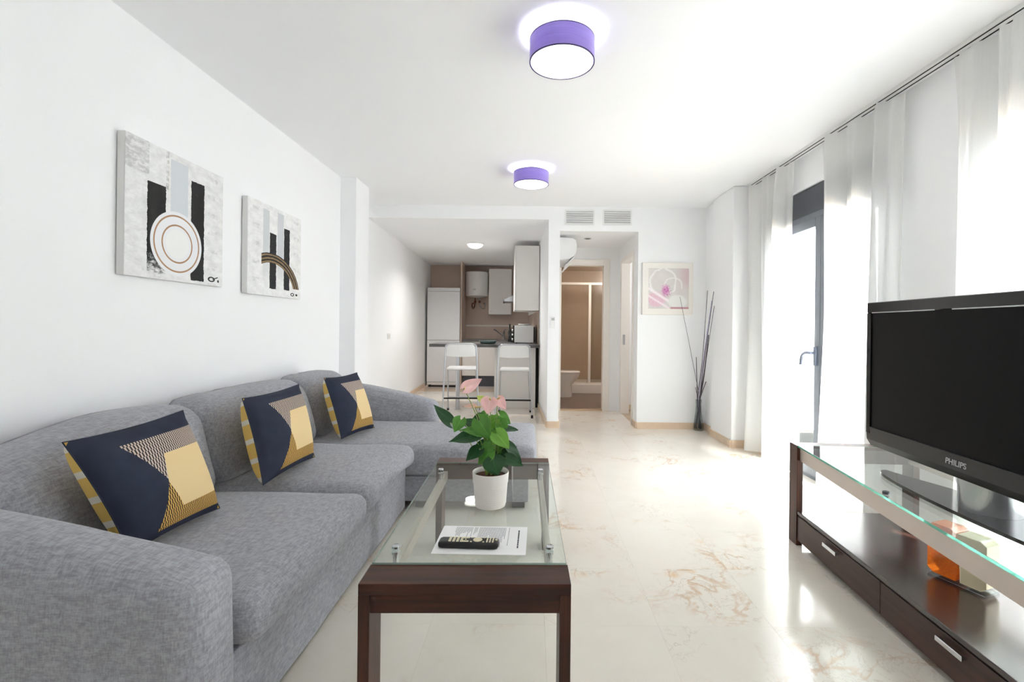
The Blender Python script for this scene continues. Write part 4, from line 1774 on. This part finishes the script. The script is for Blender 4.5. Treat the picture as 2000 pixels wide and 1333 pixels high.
# ------------------------------------------------------------------ vase with twigs in the far corner
vp = on_z(1364, 841, 0)
vs = thing('twig_vase', 'slim clear glass floor vase with dark twigs in the far corner', 'vase', (vp.x, vp.y, 0))
bm = bmnew()
lathe(bm, [(0.052, 0.001), (0.060, 0.008), (0.058, 0.05), (0.046, 0.13), (0.034, 0.22), (0.030, 0.30), (0.034, 0.36),
           (0.031, 0.36), (0.027, 0.30), (0.031, 0.22), (0.042, 0.13), (0.053, 0.05), (0.05, 0.018), (0.002, 0.016)], n=32)
obj('glass_body', bm, M['vaseglass'], vs, smooth=True)
sticks = [((1328, 580), 0.0022, 'twig'), ((1382, 568), 0.003, 'twig'), ((1394, 570), 0.0035, 'twig'), ((1395, 598), 0.003, 'twig'),
          ((1360, 698), 0.004, 'twig'), ((1379, 746), 0.0045, 'twig'), ((1358, 757), 0.003, 'twig'), ((1390, 588), 0.0042, 'twig_l'), ((1384, 655), 0.006, 'twig')]
for k, ((sx_, sy_), r_, mt) in enumerate(sticks):
    tip = at(sx_, sy_, 5.16 + random.uniform(-0.03, 0.02) if sx_ > 1375 else vp.y + random.uniform(-0.03, 0.06))
    d0 = Vector((vp.x, vp.y, 0.34)) - tip
    ang = k * 2.4
    neck = Vector((vp.x + 0.014 * math.cos(ang), vp.y + 0.014 * math.sin(ang), 0.33))
    lean = (tip - neck)
    foot = Vector((vp.x - 0.03 * math.copysign(1, lean.x) * (0.4 + 0.6 * abs(math.sin(ang))), vp.y + 0.03 * math.sin(ang * 1.7), 0.02))
    mid1 = neck.lerp(tip, 0.4) + Vector((random.uniform(-0.012, 0.012), 0, 0))
    bm = bmnew()
    tube(bm, [foot, neck, mid1, tip], r_ * 1.45, 6, r1=r_ * 0.9)
    obj('twig', bm, M[mt], vs, smooth=True, world=True)

# ------------------------------------------------------------------ kitchen
FY = 9.3
a, b_ = at(834, 562, FY), at(897, 700, FY)
fx0, fx1, fz = a.x + 0.01, b_.x, a.z
fr = thing('refrigerator', 'tall white fridge freezer in the kitchen corner', 'refrigerator', ((fx0 + fx1) / 2, FY + 0.3, 0))
zs = at(865, 665, FY).z
bm = bmnew()
box(bm, fx0, fx1, FY + 0.03, KY - 0.01, 0.03, fz - 0.01, 0.006, 2)
obj('body', bm, M['fridge'], fr, world=True)
bm = bmnew()
box(bm, fx0, fx1, FY, FY + 0.04, fz - 0.07, fz, 0.012, 2)
obj('top_panel', bm, M['fridge'], fr, world=True)
bm = bmnew()
box(bm, fx0, fx1, FY, FY + 0.04, zs + 0.004, fz - 0.075, 0.008, 2)
dd = obj('door', bm, M['fridge'], fr, world=True)
bm = bmnew()
box(bm, fx0, fx1, FY, FY + 0.04, 0.10, zs - 0.004, 0.008, 2)
obj('door', bm, M['fridge'], fr, world=True)
bm = bmnew()
box(bm, fx0 + 0.005, fx1 - 0.005, FY + 0.005, FY + 0.04, 0.045, 0.092, 0.003)
obj('plinth', bm, M['fridge'], fr, world=True)
obj('kickboard', B(fx0 + 0.02, fx1 - 0.02, FY + 0.05, FY + 0.06, 0.0, 0.045), M['dark'], fr, world=True)
for xx in (fx0 + 0.04, fx1 - 0.08):
    obj('foot', B(xx, xx + 0.04, FY + 0.01, FY + 0.045, 0, 0.045), M['dark'], fr, world=True)

struct('wall_alcove_kitchen', B(fx1 + 0.006, fx1 + 0.03, FY + 0.06, KY + 0.01, 0, KZ), M['ktile'])
# boiler
a, b_ = at(909, 532, 9.82), at(953, 578, 9.82)
cx, rB = (a.x + b_.x) / 2, (b_.x - a.x) / 2
bo = thing('water_heater', 'white cylindrical water heater on the tiled kitchen wall', 'water heater', (cx, KY + 0.15, b_.z))
cyB = KY + 0.15 - rB - 0.02
bm = bmnew()
lathe(bm, [(0.02, b_.z - 0.05), (rB * 0.6, b_.z - 0.035), (rB * 0.96, b_.z - 0.008), (rB, b_.z + 0.02), (rB, a.z - 0.015), (rB * 0.95, a.z), (rB * 0.5, a.z + 0.012)], cx, cyB, 40)
obj('tank', bm, M['whiteplastic'], bo, smooth=True, world=True, angle=50)
bm = bmnew()
lathe(bm, [(0.035, 0), (0.035, 0.004)], n=20, mat=Matrix.Translation((cx - 0.02, cyB - rB - 0.001, b_.z + 0.11)) @ Matrix.Rotation(R(90), 4, 'X') @ Matrix.Scale(0.45, 4, (0, 1, 0)))
obj('badge', bm, M['signal'], bo, world=True)
for dx, c2 in ((-0.03, 'copper'), (0.06, 'steel')):
    bm = bmnew()
    yb = KY + 0.12
    z0 = b_.z - 0.04
    s = -1 if dx < 0 else 1
    tube(bm, [(cx + dx, cyB, z0), (cx + dx, cyB, z0 - 0.10), (cx + dx + s * 0.03, cyB + 0.05, z0 - 0.20), (cx + dx + s * 0.08, yb - 0.02, z0 - 0.21), (cx + dx + s * 0.09, yb, z0 - 0.12), (cx + dx + s * 0.05, yb + 0.025, z0 - 0.10)], 0.011, 8)
    obj('pipe', bm, M[c2], bo, smooth=True, world=True)
    bm = bmnew()
    lathe(bm, [(0.02, z0 - 0.11), (0.024, z0 - 0.09), (0.02, z0 - 0.06)], cx + dx, cyB, 12)
    obj('valve', bm, M['copper'], bo, world=True)


def cabinet(name, label, x0, x1, y0, y1, z0, z1, doors, facing='y', mat='cabinet', loc=None, rz=0.0, handle=False, group=None):
    """doors: count across the front. facing 'y' = front towards -y, 'x' = front towards -x."""
    t = thing(name, label, 'cabinet', loc or ((x0 + x1) / 2, (y0 + y1) / 2, z0), rz, group)
    wd = loc is None
    bm = bmnew()
    if facing == 'y':
        box(bm, x0, x1, y0 + 0.02, y1, z0, z1, 0.002)
    else:
        box(bm, x0 + 0.02, x1, y0, y1, z0, z1, 0.002)
    obj('carcass', bm, M[mat], t, world=wd)
    for k in range(doors):
        bm = bmnew()
        if facing == 'y':
            w = (x1 - x0) / doors
            box(bm, x0 + k * w + 0.002, x0 + (k + 1) * w - 0.002, y0, y0 + 0.019, z0 + 0.002, z1 - 0.002, 0.002)
        else:
            w = (y1 - y0) / doors
            box(bm, x0, x0 + 0.019, y0 + k * w + 0.002, y0 + (k + 1) * w - 0.002, z0 + 0.002, z1 - 0.002, 0.002)
        d = obj('door', bm, M[mat], t, world=wd)
        if handle:
            bm = bmnew()
            if facing == 'y':
                xx = x0 + k * w + 0.05
                lathe(bm, [(0.012, 0), (0.012, 0.02)], n=12, mat=Matrix.Translation((xx, y0, z0 + 0.06)) @ Matrix.Rotation(R(90), 4, 'X'))
            else:
                yy = y0 + k * w + 0.05
                lathe(bm, [(0.012, 0), (0.012, 0.02)], n=12, mat=Matrix.Translation((x0, yy, z0 + 0.06)) @ Matrix.Rotation(R(-90), 4, 'Y'))
            obj('knob', bm, M['steel'], d, world=wd)
    return t


# wall cabinet on the back wall
a, b_ = at(955, 525, 9.78), at(1017, 615, 9.78)
cabinet('wall_cabinet', 'white wall cabinet on the tiled back wall beside the water heater', a.x, KR(9.9) - 0.36, 9.78, KY + 0.14, b_.z, a.z, 1, handle=True)
# base cabinet and worktop on the back wall
bxa = fx1 + 0.034
cb = cabinet('base_cabinet', 'white base cabinets under the sink beside the refrigerator', bxa, KR(9.4) - 0.66, 9.42, KY + 0.14, 0.21, 0.884, 2)
bm = bmnew()
box(bm, bxa + 0.01, KR(9.4) - 0.66, 9.47, KY + 0.1, 0, 0.21)
obj('plinth', bm, M['anth'], cb, world=True)
KA = math.atan(0.06)
KO = Vector((KR(7.0), 7.0, 0))
# the run along the right wall, in its own frame (x towards the room is negative)
rb = cabinet('base_cabinet', 'white base cabinets along the kitchen right wall, end panel behind the stools', -0.645, -0.045, 0.02, 2.4, 0.10, 0.885, 4, 'x', loc=KO, rz=KA)
bm = bmnew()
box(bm, -0.645, -0.045, 0.0, 0.02, 0.0, 0.885, 0.001)
obj('end_panel', bm, M['cabinet'], rb)
bm = bmnew()
box(bm, -0.60, -0.05, 0.03, 2.38, 0.0, 0.10)
obj('plinth', bm, M['anth'], rb)
bm = bmnew()
box(bm, -0.045, -0.004, 0.03, 0.05, 0.0, 0.885)
obj('gap_shade_strip', bm, M['dark'], rb)  # dark strip in place of the shade between end panel and wall
# upper cabinet on the right wall
a, b_ = at(1000, 480, 7.0), at(1048, 607, 7.0)
cabinet('wall_cabinet', 'tall white wall cabinet nearest the bar counter on the right wall', -0.36, -0.004, 0.0, 0.9, b_.z, a.z, 2, 'x', loc=KO, rz=KA)
hd = thing('extractor_hood', 'small steel extractor hood beyond the right wall cabinet', 'hood', KO + Vector((-0.06 * 1.2, 1.2, 0)), KA)
hz = at(985, 590, 8.3).z
bm = bmnew()
prism(bm, [(-0.005, hz), (-0.52, hz), (-0.52, hz + 0.03), (-0.22, hz + 0.18), (-0.005, hz + 0.18)], 'y', 0.0, 0.6)
obj('canopy', bm, M['steel'], hd)
bm = bmnew()
box(bm, -0.53, -0.51, 0.0, 0.6, hz - 0.005, hz + 0.035)
obj('front_strip', bm, M['anth'], hd)
bm = bmnew()
box(bm, -0.22, -0.005, 0.18, 0.42, hz + 0.18, KZ - 0.01)
obj('flue', bm, M['steel'], hd)

# worktops
wt = thing('worktop', 'dark grey bar worktop with overhang and the run to the sink', 'worktop', (-0.5, 7.2, 0.885))
BZ0, BZ1 = 0.886, 0.928
bm = bmnew()
prism(bm, [(at(838, 678, 6.78).x, 6.78), (KR(6.78) - 0.004, 6.78), (KR(7.45) - 0.004, 7.45), (at(838, 678, 6.78).x, 7.45)], 'z', BZ0, BZ1, 0.004)
obj('bar_top', bm, M['counter'], wt, world=True)
bm = bmnew()
prism(bm, [(KR(7.455) - 0.66, 7.455), (KR(7.455) - 0.004, 7.455), (KR(10.05) - 0.004, 10.05), (KR(10.05) - 0.66, 10.05)], 'z', BZ0, BZ1 - 0.001)
obj('side_top', bm, M['counter'], wt, world=True)
bm = bmnew()
box(bm, bxa, KR(9.4) - 0.64, 9.38, KY + 0.149, BZ0, BZ1 - 0.002)
obj('sink_top', bm, M['counter'], wt, world=True)
bm = bmnew()
lx = at(894, 740, 6.83).x
tube(bm, [(lx, 6.83, 0), (lx, 6.83, BZ0)], 0.03, 16, smooth=False)
lathe(bm, [(0.045, 0), (0.045, 0.008)], lx, 6.83, 16)
obj('support_leg', bm, M['tube'], wt, smooth=True, world=True, angle=40)
# decor strip along the tiles
bm = bmnew()
zz = at(930, 635, KY + 0.15).z
box(bm, -1.41, KR(10.0), KY + 0.143, KY + 0.1495, zz - 0.03, zz + 0.0)
struct('trim_1', bm, M['cream'])
# tiled panel on the right kitchen wall
bm = bmnew()
wall_seg(bm, (KR(7.03) - 0.0005, 7.03), (KR(10.08) - 0.0005, 10.08), 0.003, BZ1, 1.42)
struct('wall_right_kitchen_tiles', bm, tile_mat('kitchen_side_tile', (206, 185, 170), (190, 172, 160), 0.33, 0.45, 'y'))

# tap
fb = at(984, 662, 9.85)
tp = thing('kitchen_tap', 'chrome kitchen tap with a slanted spout behind the bar', 'tap', (fb.x, 9.85, BZ1 - 0.001))
bm = bmnew()
lathe(bm, [(0.028, 0.0), (0.028, 0.02), (0.02, 0.025), (0.02, 0.15), (0.022, 0.155), (0.022, 0.18), (0.008, 0.19)], n=20)
obj('body', bm, M['chrome'], tp, smooth=True, angle=40)
bm = bmnew()
tube(bm, [(-0.01, -0.01, 0.07), (-0.09, -0.03, 0.13), (-0.19, -0.06, 0.20), (-0.21, -0.065, 0.19)], 0.012, 10)
obj('spout', bm, M['chrome'], tp, smooth=True)
bm = bmnew()
tube(bm, [(0, 0, 0.185), (0.03, -0.03, 0.20), (0.06, -0.06, 0.205)], 0.007, 8)
obj('lever', bm, M['chrome'], tp, smooth=True)

# microwave: its front faces left
a, b_ = at(1002, 636, 7.3), at(1045, 671, 7.3)
mw = thing('microwave', 'white microwave on the bar worktop, side towards the room', 'microwave', ((a.x + b_.x) / 2, 7.45, BZ1 + 0.0005))
zt = a.z - BZ1
bm = bmnew()
hwm = (b_.x - a.x) / 2
box(bm, -hwm + 0.02, hwm - 0.025, -0.13, 0.30, 0.012, zt, 0.006, 2)
obj('body', bm, M['white'], mw)
bm = bmnew()
box(bm, -hwm, -hwm + 0.02, -0.13, 0.30, 0.012, zt, 0.003)
obj('door', bm, M['gloss'], mw)
for z in (0.06, 0.13, 0.20):
    bm = bmnew()
    lathe(bm, [(0.018, 0.0), (0.016, 0.02)], n=14, mat=Matrix.Translation((-hwm, -0.095, z)) @ Matrix.Rotation(R(-90), 4, 'Y'))
    obj('knob', bm, M['white'], mw)
bm = bmnew()
box(bm, hwm - 0.025, hwm, -0.12, 0.29, 0.02, zt - 0.02, 0.004)
obj('back_cover', bm, M['black'], mw)
for xx in (-hwm + 0.04, hwm - 0.07):
    for yy in (-0.10, 0.25):
        obj('foot', B(xx, xx + 0.025, yy, yy + 0.025, 0, 0.012), M['black'], mw)
pl = thing('white_dish', 'white shallow dish lying on top of the microwave', 'dish', (mw.location.x + 0.01, 7.44, BZ1 + zt + 0.001))
bm = bmnew()
lathe(bm, [(0.05, 0.0), (0.09, 0.012), (0.11, 0.022), (0.107, 0.024), (0.085, 0.015), (0.004, 0.006)], n=32)
obj('bowl', bm, M['ceramic'], pl, smooth=True)

for px, py, hgt, r_, lab in ((995.5, 668, 0.30, 0.03, 'slim dark glass bottle left of the microwave, taller one'), (1001, 668, 0.22, 0.028, 'short dark glass bottle tucked against the microwave')):
    q = at(px, py, 8.2)
    if px > 1000:
        q = at(px - 1.5, py, 7.95)
    bt = thing('bottle', lab, 'bottle', (q.x, q.y, BZ1 + 0.0003), 0, 'dark bottles by the microwave')
    bm = bmnew()
    lathe(bm, [(r_ * 0.9, 0), (r_, 0.01), (r_, hgt * 0.55), (r_ * 0.45, hgt * 0.72), (r_ * 0.4, hgt * 0.93)], n=20)
    obj('glass_body', bm, M['bottle'], bt, smooth=True, angle=60)
    bm = bmnew()
    lathe(bm, [(r_ * 0.48, hgt * 0.93), (r_ * 0.48, hgt)], n=14)
    obj('cap', bm, M['black'], bt)

q = at(953, 674, 7.05)
tr = thing('glass_tray', 'dark green glass tray on the bar worktop', 'tray', (q.x, 7.05, BZ1 + 0.0003))
bm = bmnew()
lathe(bm, [(0.09, 0.0), (0.11, 0.006), (0.132, 0.045), (0.127, 0.046), (0.104, 0.012), (0.004, 0.008)], n=36)
M['greenglass'] = plain('green_glass', (84, 104, 100), 0.08, vary=0.1, scale=30)
obj('bowl', bm, M['greenglass'], tr, smooth=True)


# ------------------------------------------------------------------ bar stools
def stool(cx, cy, label):
    t = thing('bar_stool', label, 'stool', (cx, cy, 0), 0, 'folding bar stools at the counter')
    hb, hf = 0.20, 0.238
    zt = 0.945
    # main frame: inverted U, back uprights down to the near feet
    bm = bmnew()
    pts = [(-hf, 0.0, 0.02), (-hf + 0.018, -0.005, 0.45), (-hb, -0.01, zt - 0.06), (-hb + 0.012, -0.01, zt - 0.022), (-hb + 0.05, -0.01, zt),
           (0, -0.01, zt), (hb - 0.05, -0.01, zt), (hb - 0.012, -0.01, zt - 0.022), (hb, -0.01, zt - 0.06), (hf - 0.018, -0.005, 0.45), (hf, 0.0, 0.02)]
    tube(bm, pts, 0.0115, 10)
    obj('back_frame', bm, M['tube'], t, smooth=True)
    # folding leg frame, from the seat to the far feet
    bm = bmnew()
    w = 0.185
    tube(bm, [(-w - 0.03, 0.43, 0.02), (-w, 0.12, 0.60)], 0.0105, 10, smooth=False)
    tube(bm, [(w + 0.03, 0.43, 0.02), (w, 0.12, 0.60)], 0.0105, 10, smooth=False)
    tube(bm, [(-w, 0.12, 0.60), (w, 0.12, 0.60)], 0.0095, 8, smooth=False)
    obj('leg_frame', bm, M['tube'], t, smooth=True, angle=40)
    bm = bmnew()
    tube(bm, [(-hf + 0.012, 0.0, 0.23), (hf - 0.012, 0.0, 0.23)], 0.010, 8, smooth=False)
    obj('footrest', bm, M['dark'], t, smooth=True, angle=40)
    bm = bmnew()
    tube(bm, [(-w - 0.02, 0.33, 0.20), (w + 0.02, 0.33, 0.20)], 0.008, 8, smooth=False)
    obj('rear_bar', bm, M['tube'], t, smooth=True, angle=40)
    b = soft(-0.19, 0.19, 0.0, 0.36, 0.605, 0.632, 0.012, (0, 0, -0.004), 8)
    obj('seat', b, M['white'], t, smooth=True)
    # curved backrest
    b = bmnew()
    N = 16
    for (z0, z1) in ((zt - 0.155, zt - 0.004),):
        fr_, bk = [], []
        for i in range(N + 1):
            u = i / N * 2 - 1
            yy = -0.01 - 0.03 * (1 - u * u)
            zz = z0 - 0.012 * (1 - u * u)
            fr_.append((b.verts.new((u * (hb - 0.006), yy, zz)), b.verts.new((u * (hb - 0.006) * (1 if abs(u) < 0.8 else 0.97), yy, z1 - (0.03 if abs(u) > 0.9 else 0)))))
            bk.append((b.verts.new((u * (hb - 0.006), yy + 0.008, zz)), b.verts.new((u * (hb - 0.006) * (1 if abs(u) < 0.8 else 0.97), yy + 0.008, z1 - (0.03 if abs(u) > 0.9 else 0)))))
        for i in range(N):
            b.faces.new((fr_[i][0], fr_[i + 1][0], fr_[i + 1][1], fr_[i][1]))
            b.faces.new((bk[i][1], bk[i + 1][1], bk[i + 1][0], bk[i][0]))
            b.faces.new((fr_[i][1], fr_[i + 1][1], bk[i + 1][1], bk[i][1]))
            b.faces.new((fr_[i][0], bk[i][0], bk[i + 1][0], fr_[i + 1][0]))
        b.faces.new((fr_[0][0], fr_[0][1], bk[0][1], bk[0][0]))
        b.faces.new((fr_[N][0], bk[N][0], bk[N][1], fr_[N][1]))
    obj('backrest', b, M['white'], t, smooth=True, angle=40)
    for (xx, yy) in ((-hf, 0), (hf, 0), (-w - 0.03, 0.43), (w + 0.03, 0.43)):
        bm = bmnew()
        lathe(bm, [(0.0155, 0.0), (0.0165, 0.01), (0.0145, 0.04)], xx, yy, 12)
        obj('foot_cap', bm, M['black'], t)
    return t


s1 = stool(at(1004, 740, 6.2).x, 6.2, 'white folding bar stool in front of the white end panel')
s2 = copy_tree(s1)
s2.location = (at(900, 740, 6.32).x, 6.32, 0)
s2.rotation_euler = (0, 0, R(3))
s2['label'] = 'white folding bar stool in front of the counter overhang and refrigerator'

# ------------------------------------------------------------------ bathroom
q = on_z(1108, 777, 0)
TY = 8.15
tx = at(1133, 740, TY).x
to = thing('toilet', 'white ceramic toilet seen through the bathroom doorway', 'toilet', (tx - 0.25, TY, 0.004))
bm = bmnew()
b = bmesh.new()
rings = []
N = 28
prof = [(0.0, 0.13, 0.10), (0.02, 0.135, 0.105), (0.20, 0.125, 0.10), (0.27, 0.17, 0.13), (0.34, 0.225, 0.165), (0.40, 0.245, 0.178)]
for z, rx, ry in prof:
    sh = 0.0 if z > 0.25 else -0.02
    rings.append([b.verts.new((sh + rx * math.cos(2 * PI * k / N), ry * math.sin(2 * PI * k / N), z)) for k in range(N)])
for i in range(len(rings) - 1):
    for k in range(N):
        b.faces.new((rings[i][k], rings[i][(k + 1) % N], rings[i + 1][(k + 1) % N], rings[i + 1][k]))
b.faces.new(list(reversed(rings[0])))
b.faces.new(rings[-1])
obj('bowl', b, M['ceramic'], to, smooth=True, angle=50)
bm = bmnew()
lathe(bm, [(0.17, 0.402), (0.178, 0.41), (0.178, 0.432), (0.165, 0.44)], n=32, mat=Matrix.Scale(1.40, 4, (1, 0, 0)))
obj('seat_lid', bm, M['ceramic'], to, smooth=True, angle=50)
bm = bmnew()
box(bm, -0.28, -0.12, -0.15, 0.15, 0.0, 0.40, 0.02, 2)
obj('rear_base', bm, M['ceramic'], to)
bm = bmnew()
box(bm, -0.283, -0.20, -0.18, 0.18, 0.45, 0.80, 0.02, 2)
obj('cistern', bm, M['ceramic'], to)

SY = 8.55
sh = thing('shower_enclosure', 'shower with white tray, pale frame and glass in the bathroom', 'shower', (1.1, SY, 0.004))
bm = bmnew()
box(bm, 0.265, 1.98, SY, 9.41, 0.004, 0.17, 0.012, 2)
obj('tray', bm, M['ceramic'], sh, world=True)
zt = at(1140, 553, SY).z
xv = at(1152, 640, SY).x
bm = bmnew()
box(bm, 0.265, 1.98, SY + 0.02, SY + 0.06, zt - 0.03, zt + 0.01)
obj('top_rail', bm, M['cream'], sh, world=True)
bm = bmnew()
box(bm, xv - 0.022, xv + 0.022, SY + 0.02, SY + 0.06, 0.171, zt - 0.03)
obj('upright', bm, M['cream'], sh, world=True)
bm = bmnew()
box(bm, 0.265, 1.98, SY + 0.025, SY + 0.055, 0.171, 0.20)
obj('bottom_rail', bm, M['cream'], sh, world=True)
bm = bmnew()
box(bm, xv + 0.022, 1.97, SY + 0.036, SY + 0.042, 0.20, zt - 0.03)
obj('glass_panel', bm, M['showerglass'], sh, world=True)
